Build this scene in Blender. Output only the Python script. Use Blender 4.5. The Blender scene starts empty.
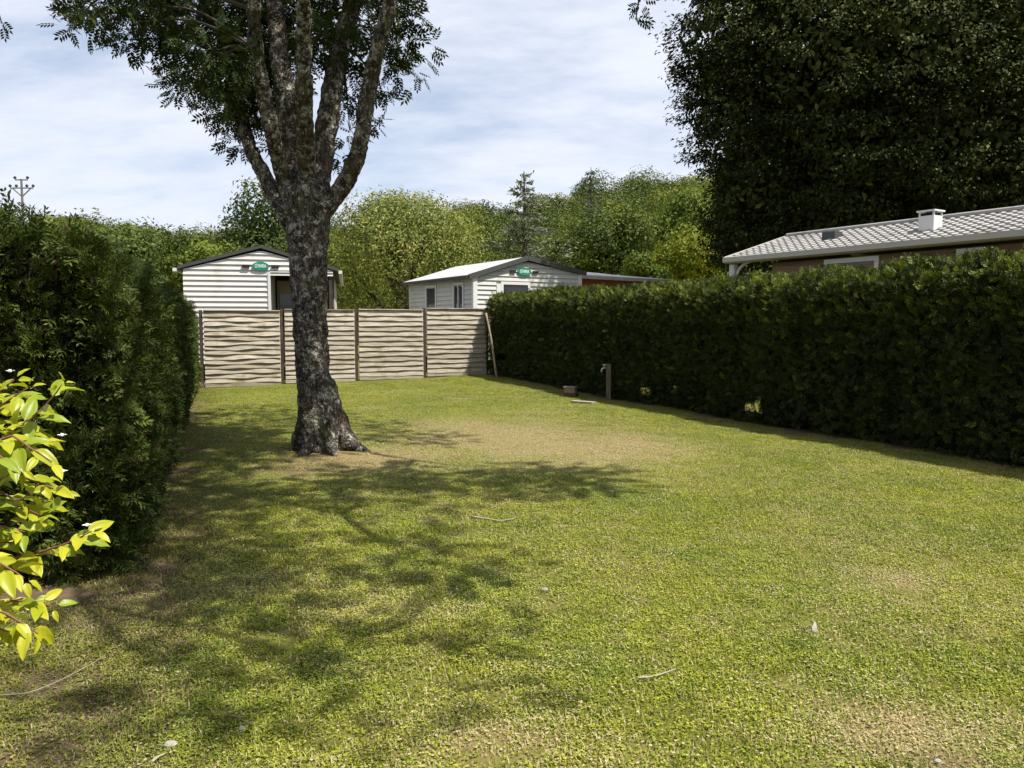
import bpy, math, random
import numpy as np
from mathutils import Vector, Matrix
rng = np.random.default_rng(7)
random.seed(7)
R = math.radians
scene = bpy.context.scene
C = scene.collection

# ------------------------------------------------------------------ camera
FPX, PITCH, CAMZ = 773.0, R(4.36), 1.6
cam = bpy.data.objects.new('camera', bpy.data.cameras.new('camera'))
C.objects.link(cam)
cam.location = (0, 0, CAMZ)
cam.rotation_euler = (R(90) - PITCH, 0, 0)
cam.data.sensor_width = 36
cam.data.lens = 36 * FPX / 1024
cam.data.clip_end = 3000
scene.camera = cam
cp, sp = math.cos(PITCH), math.sin(PITCH)

def ray(u, v):
    r = (u - 512) / FPX; t = -(v - 384) / FPX
    return np.array([r, cp + t * sp, -sp + t * cp])
def P(u, v, Y):                    # point of the place seen at u, v in the photo, Y metres ahead
    d = ray(u, v); k = Y / d[1]
    return np.array([d[0] * k, Y, CAMZ + d[2] * k])
def sstep(x, a, b):
    t = np.clip((x - a) / (b - a), 0, 1); return t * t * (3 - 2 * t)
def gz(x, y):                      # height of the ground
    x = np.asarray(x, float); y = np.asarray(y, float)
    z = 0.10 * sstep(y, 16, 23) * sstep(x, -7, 0)
    z = z + (0.012 * np.sin(x * 1.3 + y * 0.4) + 0.010 * np.sin(y * 1.1 - x * 0.6)) * sstep(30 - y, 0, 5)
    d2 = (x + 2.34) ** 2 + (y - 9.5) ** 2
    return z + 0.07 * np.exp(-d2 / 0.9)
def G(u, v):                       # ground point seen at u, v
    d = ray(u, v); k = CAMZ / -d[2]
    for _ in range(6):
        k = (CAMZ - float(gz(d[0] * k, d[1] * k))) / -d[2]
    return np.array([d[0] * k, d[1] * k, CAMZ + d[2] * k])
def proj(p):
    p = np.asarray(p, float); q = p - np.array([0, 0, CAMZ])
    x = q[..., 0]; f = q[..., 1] * cp - q[..., 2] * sp; up = q[..., 1] * sp + q[..., 2] * cp
    f = np.where(f > 0.05, f, 0.05)
    return 512 + FPX * x / f, 384 - FPX * up / f

# ------------------------------------------------------------------ sun
EL, AZ = R(62.5), R(-28)
S = np.array([math.cos(EL) * math.cos(AZ), math.cos(EL) * math.sin(AZ), math.sin(EL)])

# ------------------------------------------------------------------ helpers
def tag(o, label=None, cat=None, group=None, kind=None):
    if label: o['label'] = label
    if cat: o['category'] = cat
    if group: o['group'] = group
    if kind: o['kind'] = kind
    return o
def empty(name, loc=(0, 0, 0), rz=0.0):
    o = bpy.data.objects.new(name, None); C.objects.link(o)
    o.empty_display_size = 0.2
    o.location = tuple(float(c) for c in loc); o.rotation_euler = (0, 0, rz)
    return o
def link(name, me, mat=None, parent=None, smooth=False):
    o = bpy.data.objects.new(name, me); C.objects.link(o)
    if mat is not None and not me.materials:
        for m in (mat if isinstance(mat, (list, tuple)) else [mat]): me.materials.append(m)
    if parent is not None: o.parent = parent
    if smooth: me.polygons.foreach_set('use_smooth', np.ones(len(me.polygons), bool))
    return o
def fast_mesh(name, V, F, attrs=None):
    V = np.ascontiguousarray(V, np.float32); F = np.ascontiguousarray(F, np.int32)
    me = bpy.data.meshes.new(name)
    me.vertices.add(len(V)); me.vertices.foreach_set('co', V.ravel())
    if len(F):
        k = F.shape[1]
        me.loops.add(F.size); me.loops.foreach_set('vertex_index', F.ravel())
        me.polygons.add(len(F)); me.polygons.foreach_set('loop_start', np.arange(0, F.size, k, dtype=np.int32))
    for n, a in (attrs or {}).items():
        at = me.attributes.new(n, 'FLOAT', 'POINT'); at.data.foreach_set('value', np.ascontiguousarray(a, np.float32))
    me.update(calc_edges=True)
    return me
class MB:
    def __init__(s): s.v = []; s.f = []
    def add(s, vs, fs):
        b = len(s.v); s.v += [tuple(float(c) for c in p) for p in vs]; s.f += [tuple(i + b for i in f) for f in fs]
    def quad(s, a, b, c, d): s.add([a, b, c, d], [(0, 1, 2, 3)])
    def box(s, x0, x1, y0, y1, z0, z1):
        s.add([(x0,y0,z0),(x1,y0,z0),(x1,y1,z0),(x0,y1,z0),(x0,y0,z1),(x1,y0,z1),(x1,y1,z1),(x0,y1,z1)],
              [(0,3,2,1),(4,5,6,7),(0,1,5,4),(1,2,6,5),(2,3,7,6),(3,0,4,7)])
    def bar(s, a, b, w, h, up=(0, 0, 1)):            # rectangular bar from a to b
        a = Vector(a); b = Vector(b); d = (b - a).normalized(); x = d.cross(Vector(up)).normalized(); z = x.cross(d)
        vs = []
        for p in (a, b):
            for sx, sz in ((-1,-1),(1,-1),(1,1),(-1,1)): vs.append(p + x * sx * w / 2 + z * sz * h / 2)
        s.add(vs, [(3,2,1,0),(4,5,6,7),(0,1,5,4),(1,2,6,5),(2,3,7,6),(3,0,4,7)])
    def tube(s, pts, rad, n=10, wob=0.0, sub=4, cap=True):
        pts = np.array(pts, float); rad = np.array(rad, float)
        if sub > 1 and len(pts) > 2:
            q = np.vstack([2 * pts[0] - pts[1], pts, 2 * pts[-1] - pts[-2]]); out = []; ro = []
            for i in range(len(pts) - 1):
                for k in range(sub):
                    t = k / sub; p0, p1, p2, p3 = q[i:i + 4]
                    out.append(0.5 * (2*p1 + (p2-p0)*t + (2*p0-5*p1+4*p2-p3)*t*t + (3*p1-p0-3*p2+p3)*t**3))
                    ro.append(rad[i] * (1 - t) + rad[i + 1] * t)
            out.append(pts[-1]); ro.append(rad[-1]); pts = np.array(out); rad = np.array(ro)
        T = np.gradient(pts, axis=0); T /= np.linalg.norm(T, axis=1)[:, None] + 1e-9
        ref = np.array([1.0, 0.3, 0.1]) if abs(T[0][0]) < 0.8 else np.array([0.1, 1.0, 0.2])
        vs = []
        for p, t, r in zip(pts, T, rad):
            x = np.cross(ref, t); x /= np.linalg.norm(x); y = np.cross(t, x); ref = np.cross(t, x); ref = y * 0 + np.cross(x, t) * -1 if False else np.cross(t, x)
            ref = -np.cross(x, t)
            for k in range(n):
                a = 2 * math.pi * k / n; rr = r * (1 + wob * random.uniform(-1, 1))
                vs.append(p + (x * math.cos(a) + y * math.sin(a)) * rr)
            ref = np.cross(t, np.cross(ref, t)) if False else y
            ref = y
        fs = []
        m = len(pts)
        for i in range(m - 1):
            for k in range(n):
                a = i * n + k; b = i * n + (k + 1) % n
                fs.append((a, b, b + n, a + n))
        if cap: fs.append(tuple(range(n - 1, -1, -1))); fs.append(tuple(range((m - 1) * n, m * n)))
        s.add(vs, fs)
    def build(s, name, mat, parent=None, smooth=False):
        me = bpy.data.meshes.new(name); me.from_pydata(s.v, [], s.f); me.update()
        return link(name, me, mat, parent, smooth)

_H = np.random.default_rng(3).random(65536)
def vnoise(x, y, z=0.0):
    x, y, z = np.broadcast_arrays(np.asarray(x, float), np.asarray(y, float), np.asarray(z, float))
    xi, yi, zi = np.floor(x).astype(int), np.floor(y).astype(int), np.floor(z).astype(int)
    fx, fy, fz = x - xi, y - yi, z - zi
    fx, fy, fz = [t * t * (3 - 2 * t) for t in (fx, fy, fz)]
    def h(a, b, c): return _H[(a * 73856093 ^ b * 19349663 ^ c * 83492791) & 65535]
    r = 0
    for dx in (0, 1):
        for dy in (0, 1):
            for dz in (0, 1):
                w = (fx if dx else 1 - fx) * (fy if dy else 1 - fy) * (fz if dz else 1 - fz)
                r = r + w * h(xi + dx, yi + dy, zi + dz)
    return r * 2 - 1
def unit(a): return a / (np.linalg.norm(a, axis=-1, keepdims=True) + 1e-9)
def frames(d, roll=None):
    d = unit(d); n = len(d)
    ref = unit(rng.normal(size=(n, 3)))
    if roll is not None: ref = roll
    y = unit(np.cross(ref, d)); z = np.cross(d, y)
    return np.stack([d, y, z], axis=2)
def scatter(TV, TF, pos, M, sc):
    n, m = len(pos), len(TV)
    sc = np.broadcast_to(np.asarray(sc, float), (n,))
    V = np.einsum('nij,mj->nmi', M, TV) * sc[:, None, None] + pos[:, None, :]
    F = (TF[None] + (np.arange(n) * m)[:, None, None]).reshape(-1, TF.shape[1])
    return V.reshape(-1, 3), F
def join(parts):
    Vs, Fs, b = [], [], 0
    for V, F in parts:
        Vs.append(V); Fs.append(F + b); b += len(V)
    return np.vstack(Vs), np.vstack(Fs)

# leaf templates: unit length along +x
def t_leaf(w=0.5, fold=0.12):
    V = np.array([[0,0,0],[.45,w/2,fold],[1,0,-.05],[.45,-w/2,fold]], float)
    return V, np.array([[0,1,2,3]])
def t_leaf2(w=0.5, fold=0.1, droop=0.12):
    V = np.array([[0,0,0],[.3,w*.46,fold],[.65,w*.4,fold*.8-droop*.4],[1,0,-droop],[.3,-w*.46,fold],[.65,-w*.4,fold*.8-droop*.4],[.3,0,0],[.65,0,-droop*.4]], float)
    return V, np.array([[0,6,1,1],[6,7,2,1],[7,3,2,2],[0,4,6,6],[4,5,7,6],[5,3,7,7]])
def t_frond(n=7, w=0.075, side=0.42):
    V = [[0,-.012,0],[1,-.004,0],[1,.004,0],[0,.012,0]]; F = [[0,1,2,3]]
    for i in range(n):
        x = 0.08 + 0.86 * i / (n - 1); L = side * (1 - 0.6 * abs(i / (n - 1) - .35)) * (1 if i < n - 1 else .6)
        for s_ in (1, -1):
            a = 0.75
            dx, dy = math.cos(a), math.sin(a) * s_
            nx, ny = -dy, dx
            b = len(V); z = 0.05 * ((i * 7 + (s_ > 0)) % 3 - 1)
            V += [[x, 0, 0], [x + dx*L*.5 + nx*w*.6, dy*L*.5 + ny*w*.6, z], [x + dx*L, dy*L, z*2], [x + dx*L*.5 - nx*w*.6, dy*L*.5 - ny*w*.6, z]]
            F.append([b, b+1, b+2, b+3])
    return np.array(V, float), np.array(F)
def t_pinnate(n=4, L=0.36, w=0.15):
    V = [[0,-.01,0],[1-L*.6,-.004,-.06],[1-L*.6,.004,-.06],[0,.01,0]]; F = [[0,1,2,3]]
    def lf(x, a, z, l):
        dx, dy = math.cos(a), math.sin(a); b = len(V)
        V.extend([[x,0,z],[x+dx*l*.45-dy*w/2, dy*l*.45+dx*w/2, z-.01],[x+dx*l, dy*l, z-.07],[x+dx*l*.45+dy*w/2, dy*l*.45-dx*w/2, z-.01]])
        F.append([b,b+1,b+2,b+3])
    for i in range(n):
        x = .2 + .5 * i / (n - 1); z = -.06 * x
        lf(x, 1.05, z, L * (.85 + .15 * (i > 0))); lf(x, -1.05, z, L * (.85 + .15 * (i > 0)))
    lf(1 - L * .62, 0, -.06, L)
    return np.array(V, float), np.array(F)

# ------------------------------------------------------------------ materials
class NT:
    def __init__(s, mat): s.t = mat.node_tree; s.n = s.t.nodes; s.l = s.t.links
    def node(s, typ, ins=None, **kw):
        nd = s.n.new(typ)
        for k, v in kw.items(): setattr(nd, k, v)
        for k, v in (ins or {}).items():
            if isinstance(v, bpy.types.NodeSocket): s.l.new(v, nd.inputs[k])
            else: nd.inputs[k].default_value = v
        return nd
    def math(s, op, a, b=0.0, clamp=False):
        nd = s.node('ShaderNodeMath', {0: a, 1: b}, operation=op); nd.use_clamp = clamp; return nd.outputs[0]
    def mix(s, f, a, b, bt='MIX'):
        nd = s.node('ShaderNodeMix', data_type='RGBA', blend_type=bt)
        for k, v in ((0, f), (6, a), (7, b)):
            if isinstance(v, bpy.types.NodeSocket): s.l.new(v, nd.inputs[k])
            else: nd.inputs[k].default_value = v if k == 0 else (*v, 1.0)[:4]
        return nd.outputs[2]
    def noise(s, vec, scale, detail=3, rough=.55, col=False):
        nd = s.node('ShaderNodeTexNoise', {'Scale': scale, 'Detail': detail, 'Roughness': rough})
        if vec is not None: s.l.new(vec, nd.inputs['Vector'])
        return nd.outputs['Color' if col else 'Fac']
    def ramp(s, f, stops):
        nd = s.node('ShaderNodeValToRGB', {'Fac': f}); cr = nd.color_ramp
        while len(cr.elements) < len(stops): cr.elements.new(0.5)
        for e, (p, c) in zip(cr.elements, stops): e.position = p; e.color = (*c, 1) if len(c) == 3 else c
        return nd.outputs[0]
    def sm(s, f, a, b):
        nd = s.node('ShaderNodeMapRange', {'Value': f, 'From Min': a, 'From Max': b}); nd.interpolation_type = 'SMOOTHSTEP'; return nd.outputs[0]
def newmat(name):
    m = bpy.data.materials.new(name); m.use_nodes = True; m.node_tree.nodes.clear(); return m, NT(m)
def out(k, shader, disp=None):
    o = k.node('ShaderNodeOutputMaterial', {'Surface': shader})
def bsdf(k, col, rough=.6, spec=.3, bump=None, metal=0.0):
    ins = {'Base Color': col if isinstance(col, bpy.types.NodeSocket) else (*col, 1), 'Roughness': rough, 'Specular IOR Level': spec, 'Metallic': metal}
    if bump is not None: ins['Normal'] = bump
    return k.node('ShaderNodeBsdfPrincipled', ins).outputs[0]
def bump(k, h, dist=0.01, st=1.0):
    return k.node('ShaderNodeBump', {'Height': h, 'Distance': dist, 'Strength': st}).outputs[0]
def leaf_mat(name, c1, c2, c3=None, trans=.35, rough=.6, spec=.14, nscale=1.2, tcol=None, thr=.82):
    m, k = newmat(name)
    geo = k.node('ShaderNodeNewGeometry')
    r = geo.outputs['Random Per Island']
    col = k.mix(r, c1, c2)
    n = k.noise(geo.outputs['Position'], nscale, 2)
    col = k.mix(k.sm(n, .35, .65), col, tuple(0.5 * (a + b) for a, b in zip(c1, c1)), 'MIX')
    if c3: col = k.mix(k.math('GREATER_THAN', r, thr), col, c3)
    if trans <= 0: out(k, bsdf(k, col, rough, spec)); return m
    p = bsdf(k, col, rough, spec)
    tc = k.mix(1.0, col, tcol or (1.0, 1.0, .5), 'MULTIPLY')
    tr = k.node('ShaderNodeBsdfTranslucent', {'Color': tc}).outputs[0]
    out(k, k.node('ShaderNodeMixShader', {0: trans, 1: p, 2: tr}).outputs[0]); return m
def plain(name, c, rough=.6, spec=.3, var=.15, scale=6.0, bumpd=0.0, metal=0.0, dirt=None):
    m, k = newmat(name)
    co = k.node('ShaderNodeTexCoord').outputs['Object']
    n = k.noise(co, scale, 4)
    col = k.mix(n, tuple(a * (1 - var) for a in c), tuple(min(1, a * (1 + var)) for a in c))
    if dirt: col = k.mix(k.sm(k.noise(co, scale * .35, 5, .7), .5, .72), col, dirt)
    b = bump(k, k.noise(co, scale * 8, 3), bumpd) if bumpd else None
    out(k, bsdf(k, col, rough, spec, b, metal)); return m
def wood(name, c1, c2, stretch=(1, 12, 12), rough=.8, dark=None, bd=.004):
    m, k = newmat(name)
    co = k.node('ShaderNodeTexCoord').outputs['Object']
    mp = k.node('ShaderNodeMapping', {'Vector': co, 'Scale': stretch}).outputs[0]
    n = k.noise(mp, 2.5, 6, .65); col = k.mix(k.sm(n, .3, .7), c1, c2)
    rnd = k.node('ShaderNodeNewGeometry').outputs['Random Per Island']
    col = k.mix(1.0, col, k.ramp(rnd, [(0, (.72, .7, .66)), (1, (1.1, 1.1, 1.1))]), 'MULTIPLY')
    if dark: col = k.mix(k.sm(k.noise(co, 1.8, 5, .7), .52, .7), col, dark)
    out(k, bsdf(k, col, rough, .2, bump(k, n, bd))); return m

# patches of dry straw-coloured turf of bare soil, and one of dark brown: (x, y, rx, ry, strength)
def ell(u, v, ru, rv):
    a = G(u, v); b = G(u + ru, v); c = G(u, v + rv); d = G(u, v - rv)
    return (a[0], (c[1] + d[1]) / 2, abs(b[0] - a[0]), abs(d[1] - c[1]) / 2)
DRY = [ell(500, 440, 120, 20) + (1.0,), ell(600, 455, 90, 16) + (.6,), ell(350, 462, 70, 14) + (1.1,), ell(930, 740, 110, 40) + (.95,), ell(905, 580, 50, 14) + (.6,),
       ell(480, 745, 120, 26) + (.4,), ell(640, 385 + 60, 60, 12) + (.3,), ell(370, 610, 70, 20) + (.35,), ell(270, 585, 60, 12) + (.3,)]
SOIL_TONE = [ell(20, 695, 30, 12) + (1.0,), ell(950, 762, 60, 10) + (.9,), ell(300, 468, 50, 8) + (.7,)]  # the first entry only tints a patch at the lower left dark brown
gl = bpy.data.node_groups.new('lawn_tone', 'ShaderNodeTree')
gl.interface.new_socket('Dry', in_out='OUTPUT', socket_type='NodeSocketFloat')
gl.interface.new_socket('Soil', in_out='OUTPUT', socket_type='NodeSocketFloat')
gl.interface.new_socket('Pos', in_out='OUTPUT', socket_type='NodeSocketVector')
class _G: node_tree = gl
k = NT(_G)
pos = k.node('ShaderNodeNewGeometry').outputs['Position']
sx = k.node('ShaderNodeSeparateXYZ', {0: pos})
warp = k.noise(pos, 1.3, 4, .6)
wsh = k.math('MULTIPLY', k.math('SUBTRACT', warp, .5), 2.2)
def blobs(lst):
    tot = None
    for (x, y, rx, ry, st) in lst:
        a = k.math('DIVIDE', k.math('SUBTRACT', sx.outputs[0], x), rx); b = k.math('DIVIDE', k.math('SUBTRACT', sx.outputs[1], y), ry)
        r2 = k.math('ADD', k.math('MULTIPLY', a, a), k.math('MULTIPLY', b, b))
        g = k.math('MULTIPLY', k.math('EXPONENT', k.math('MULTIPLY', r2, -1.0)), st)
        tot = g if tot is None else k.math('ADD', tot, g)
    return tot
n1 = k.noise(pos, .55, 4, .65); n2 = k.noise(pos, 3.2, 4, .7)
base = k.math('ADD', k.math('MULTIPLY', k.sm(n1, .44, .74), .38), k.math('MULTIPLY', k.sm(n2, .45, .72), .35))
dry = k.math('ADD', base, k.math('MULTIPLY', blobs(DRY), k.math('ADD', 1.0, wsh)), True)
# bare earth along the foot of the two hedges: distance to their lines
def linedist(ax, ay, bx, by):
    L = math.hypot(bx - ax, by - ay); nx, ny = -(by - ay) / L, (bx - ax) / L
    d = k.math('ADD', k.math('MULTIPLY', k.math('SUBTRACT', sx.outputs[0], ax), nx), k.math('MULTIPLY', k.math('SUBTRACT', sx.outputs[1], ay), ny))
    return d
LH0, LH1 = np.array([-2.50, 4.9]), np.array([-7.95, 19.3])      # foot of the left hedge
RH0, RH1 = np.array([7.88, 3.70]), np.array([-0.70, 23.14])       # foot of the right hedge
dl = k.math('MULTIPLY', linedist(*LH0, *LH1), -1.0)              # positive on the lawn side
dr = linedist(*RH0, *RH1)
wj = k.math('MULTIPLY', k.math('SUBTRACT', k.noise(pos, 2.0, 4, .7), .5), 1.3)
s1 = k.math('SUBTRACT', 1.0, k.sm(k.math('ADD', dl, wj), .15, .75)); s2 = k.math('SUBTRACT', 1.0, k.sm(k.math('ADD', dr, wj), .1, .6))
s1 = k.math('MULTIPLY', s1, k.sm(dl, -2.1, -1.7)); s2 = k.math('MULTIPLY', s2, k.sm(dr, -1.5, -1.2))
hs = k.math('MAXIMUM', s1, s2)
soil = k.math('MAXIMUM', hs, k.math('MULTIPLY', blobs(SOIL_TONE), k.math('ADD', 1.0, wsh)), True)
go = k.node('NodeGroupOutput', {'Dry': dry, 'Soil': soil, 'Pos': pos})
def lawn_tone(k):
    nd = k.n.new('ShaderNodeGroup'); nd.node_tree = gl; return nd.outputs

m_ground, k = newmat('ground_turf')
lt = lawn_tone(k)
fine = k.noise(lt['Pos'], 60, 3, .7); med = k.noise(lt['Pos'], 9, 4, .6)
g = k.mix(fine, (.050, .060, .008), (.19, .18, .04))
st = k.mix(fine, (.13, .09, .04), (.31, .235, .115))
col = k.mix(lt['Dry'], g, st)
col = k.mix(lt['Soil'], col, k.mix(k.math('ADD', k.math('MULTIPLY', med, .5), k.math('MULTIPLY', fine, .5)), (.02, .014, .008), (.21, .15, .09)))
out(k, bsdf(k, col, .95, .1, bump(k, fine, .02)))
m_grass, k = newmat('grass_blades')
lt = lawn_tone(k)
geo = k.node('ShaderNodeNewGeometry'); r = geo.outputs['Random Per Island']
big = k.noise(lt['Pos'], .8, 3, .6)
ga = k.mix(r, (.120, .155, .008), (.395, .41, .038))
gb = k.mix(r, (.085, .135, .009), (.29, .335, .035))
col = k.mix(k.sm(big, .4, .62), ga, gb)
mot = k.noise(lt['Pos'], 7.0, 4, .7); col = k.mix(1.0, col, k.ramp(k.sm(mot, .3, .7), [(0, (.62, .70, .55)), (1, (1.18, 1.14, 1.1))]), 'MULTIPLY')
stc = k.mix(r, (.50, .43, .23), (.27, .23, .085))
th = k.math('SUBTRACT', k.math('MULTIPLY', lt['Dry'], 1.1), .02)
rr = k.math('FRACT', k.math('MULTIPLY', r, 17.31))
col = k.mix(k.math('LESS_THAN', rr, k.math('ADD', k.math('MULTIPLY', th, .8), .12)), col, stc)
col = k.mix(k.math('MULTIPLY', lt['Soil'], .35), col, (.10, .075, .03))
p = bsdf(k, col, .55, .3)
tr = k.node('ShaderNodeBsdfTranslucent', {'Color': k.mix(1.0, col, (1, 1, .5), 'MULTIPLY')}).outputs[0]
out(k, k.node('ShaderNodeMixShader', {0: .3, 1: p, 2: tr}).outputs[0])

m_bark, k = newmat('lichened_bark')
co = k.node('ShaderNodeTexCoord').outputs['Object']
mp = k.node('ShaderNodeMapping', {'Vector': co, 'Scale': (1, 1, .45)}).outputs[0]
n = k.noise(mp, 16, 6, .7); b0 = k.mix(k.sm(n, .35, .65), (.026, .021, .016), (.12, .10, .078))
wv = k.node('ShaderNodeVectorMath', {0: k.node('ShaderNodeMapping', {'Vector': co, 'Scale': (1, 1, .22)}).outputs[0], 1: k.node('ShaderNodeVectorMath', {0: k.noise(co, 9, 3, .6, True), 1: (.09, .09, .09)}, operation='MULTIPLY').outputs[0]}, operation='ADD').outputs[0]
crack = k.node('ShaderNodeTexVoronoi', {'Vector': wv, 'Scale': 20.0}, feature='DISTANCE_TO_EDGE').outputs[0]
b0 = k.mix(k.math('MULTIPLY', k.math('SUBTRACT', 1.0, k.sm(crack, 0, .10)), .6), b0, (.012, .010, .008))
li = k.math('MAXIMUM', k.sm(k.noise(co, 13, 6, .8), .535, .585), k.sm(k.noise(co, 5, 7, .8), .54, .60)); b0 = k.mix(k.math('MULTIPLY', li, .75), b0, k.mix(k.noise(co, 30, 2), (.24, .235, .20), (.60, .57, .49)))
mo = k.sm(k.noise(k.node('ShaderNodeMapping', {'Vector': co, 'Location': (7, 3, 1)}).outputs[0], 3.2, 5, .7), .54, .66)
b0 = k.mix(k.math('MULTIPLY', mo, .7), b0, (.075, .085, .025))
br = k.sm(k.noise(k.node('ShaderNodeMapping', {'Vector': co, 'Location': (2, 9, 4)}).outputs[0], 4, 4, .7), .58, .68)
b0 = k.mix(k.math('MULTIPLY', br, .6), b0, (.16, .095, .06))
hh = k.math('ADD', k.math('MULTIPLY', n, .6), k.math('MULTIPLY', k.sm(crack, 0, .2), .6))
out(k, bsdf(k, b0, .9, .15, bump(k, hh, .03)))
m_bark2 = plain('dark_bark', (.06, .05, .04), .9, .15, .5, 5, .01)

m_ash = leaf_mat('ash_leaves', (.026, .040, .012), (.050, .066, .018), trans=.16, spec=.08, rough=.7)
m_beech = leaf_mat('dark_broad_leaves', (.024, .033, .009), (.070, .084, .022), (.12, .135, .035), trans=.10, spec=.07, rough=.7, thr=.93)
m_cyp = leaf_mat('cypress_sprays', (.032, .050, .010), (.10, .125, .022), (.12, .09, .04), trans=.15, spec=.1, thr=.95, nscale=2.2)
m_cyp2 = leaf_mat('dense_hedge_sprays', (.026, .038, .011), (.065, .080, .020), (.09, .10, .03), trans=.12, spec=.1, thr=.9, nscale=2.2)
m_tip = leaf_mat('fresh_sunlit_hedge_tips', (.12, .16, .024), (.25, .275, .045), trans=.3, spec=.25)  # new growth, its colour also brightened to make the hedge top look sunlit
m_core = plain('hedge_inner_shade', (.010, .011, .006), 1, 0, .4, 5)  # painted almost black so that gaps in the foliage look shaded
m_lime = leaf_mat('golden_shrub_leaves', (.29, .33, .012), (.50, .45, .03), (.23, .29, .02), trans=.38, rough=.4, spec=.35, thr=.8, tcol=(1, 1, .35))
GREENS = {
 'pale':  leaf_mat('pale_olive_leaves', (.13, .165, .035), (.27, .29, .07), (.34, .31, .10), trans=.3, thr=.85, nscale=.35),
 'mid':   leaf_mat('mid_green_leaves', (.050, .075, .016), (.13, .165, .034), trans=.3, nscale=.35),
 'lime':  leaf_mat('light_green_leaves', (.095, .135, .02), (.21, .25, .04), trans=.33, nscale=.35),
 'gold':  leaf_mat('yellow_green_leaves', (.17, .20, .02), (.32, .30, .035), (.10, .14, .02), trans=.3, thr=.8, nscale=.5),
 'cedar': leaf_mat('blue_grey_needles', (.10, .125, .08), (.23, .25, .17), trans=.15, nscale=.4),
 'dark':  leaf_mat('deep_green_leaves', (.03, .05, .012), (.07, .10, .02), trans=.2, nscale=.4),
}

# ------------------------------------------------------------------ ground
def axis(a, b, st, far, growth=1.25):
    v = list(np.arange(a, b + 1e-6, st)); s_ = st
    while v[-1] < far: s_ *= growth; v.append(v[-1] + s_)
    s_ = st
    while v[0] > -far: s_ *= growth; v.insert(0, v[0] - s_)
    return np.array(v)
xs = axis(-12, 12, .2, 900); ys = axis(-2, 26, .2, 900)
X, Y = np.meshgrid(xs, ys); Z = gz(X, Y)
nx, ny = len(xs), len(ys)
ii = (np.arange(ny - 1)[:, None] * nx + np.arange(nx - 1)[None]).ravel()
ground = link('ground', fast_mesh('ground', np.stack([X, Y, Z], -1).reshape(-1, 3), np.stack([ii, ii + 1, ii + nx + 1, ii + nx], 1)), m_ground, smooth=True)
tag(ground, kind='structure')

# ------------------------------------------------------------------ lawn grass
def blade_patch(n=1900, size=.5):
    pp = rng.uniform(-size / 2, size / 2, (n, 2)); d = np.hypot(pp[:, 0], pp[:, 1])
    pp = pp[d < size * (.38 + .2 * rng.random(n))]; n = len(pp)
    V = []; F = []
    for i in range(n):
        x, y = pp[i]; a = random.uniform(0, 6.283); h = random.uniform(.009, .023) * (1.3 if random.random() < .1 else 1); w = random.uniform(.0014, .0030)
        lean = random.uniform(.2, 1.3) * h; c, s_ = math.cos(a), math.sin(a); px, py = -s_ * w, c * w
        b = len(V)
        if random.random() < .30:            # small clover-like leaf held flat
            r_ = random.uniform(.0035, .0075); cx, cy = x + c * lean * .4, y + s_ * lean * .4; t = random.uniform(-.4, .4); h *= .8
            V += [(cx - c*r_, cy - s_*r_, h - t*r_), (cx + s_*r_, cy - c*r_, h), (cx + c*r_, cy + s_*r_, h + t*r_), (cx - s_*r_, cy + c*r_, h)]
            F.append((b, b+1, b+2, b+3))
        else:
            V += [(x - px, y - py, -.004), (x + px, y + py, -.004), (x + c*lean*.35 + px*.8, y + s_*lean*.35 + py*.8, h*.6), (x + c*lean*.35 - px*.8, y + s_*lean*.35 - py*.8, h*.6),
                  (x + c*lean + px*.15, y + s_*lean + py*.15, h*.93), (x + c*lean - px*.15, y + s_*lean - py*.15, h*.93)]
            F += [(b, b+1, b+2, b+3), (b+3, b+2, b+4, b+5)]
    return np.array(V), np.array(F)
def side(p, a, b):
    L = np.hypot(*(b - a)); return ((b[0]-a[0])*(p[:,1]-a[1]) - (b[1]-a[1])*(p[:,0]-a[0])) / L
def dryness(p):
    t = np.zeros(len(p))
    for (x, y, rx, ry, s_) in DRY + SOIL_TONE: t += s_ * np.exp(-((p[:,0]-x)/rx)**2 - ((p[:,1]-y)/ry)**2)
    return np.clip(t, 0, 1)
A_F = P(203, 388, 1)[:2] * 0 + G(203, 388)[:2]
B_F = np.array([P(488, 375, 23.2)[0], 23.2])
gx, gy = np.meshgrid(np.arange(-11, 9.5, .27), np.arange(1.2, 24, .27))
pts = np.stack([gx.ravel(), gy.ravel()], 1) + rng.uniform(-.14, .14, (gx.size, 2))
dL = -side(pts, LH0, LH1); dR = side(pts, RH0, RH1); dF = -side(pts, A_F, B_F)
dL = np.where(pts[:, 1] < 4.2, np.where(pts[:, 0] > -11, 1.0, 0), dL)
keep = (dL > -.05) & (dR > .05) & (dF > .05) & (np.hypot(pts[:,0] + 2.34, pts[:,1] - 9.5) > .42)
near_h = np.minimum(dL, dR) < .45
keep &= ~(near_h & (rng.random(len(pts)) < .3))
dr_ = dryness(pts)
pts = pts[keep]; dr_ = dr_[keep]
PV, PF = blade_patch()
n0, n1_ = len(PV), len(pts)
V = np.vstack([PV, np.column_stack([pts, gz(pts[:,0], pts[:,1])])])
isp = np.r_[np.zeros(n0), np.ones(n1_)]; rot = np.r_[np.zeros(n0), rng.uniform(0, 6.283, n1_)]
scz = np.r_[np.ones(n0), (1 - .5 * dr_) * rng.uniform(.75, 1.15, n1_) * (1 + .25 * vnoise(pts[:,0] * .9, pts[:,1] * .9))]
lawn = link('grass', fast_mesh('grass', V, PF, {'spot': isp, 'turn': rot, 'tall': scz}), m_grass)
tag(lawn, 'short mown grass and clover with dry straw patches covering the lawn', 'grass', kind='stuff')
ng = bpy.data.node_groups.new('grass_spread', 'GeometryNodeTree')
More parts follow.
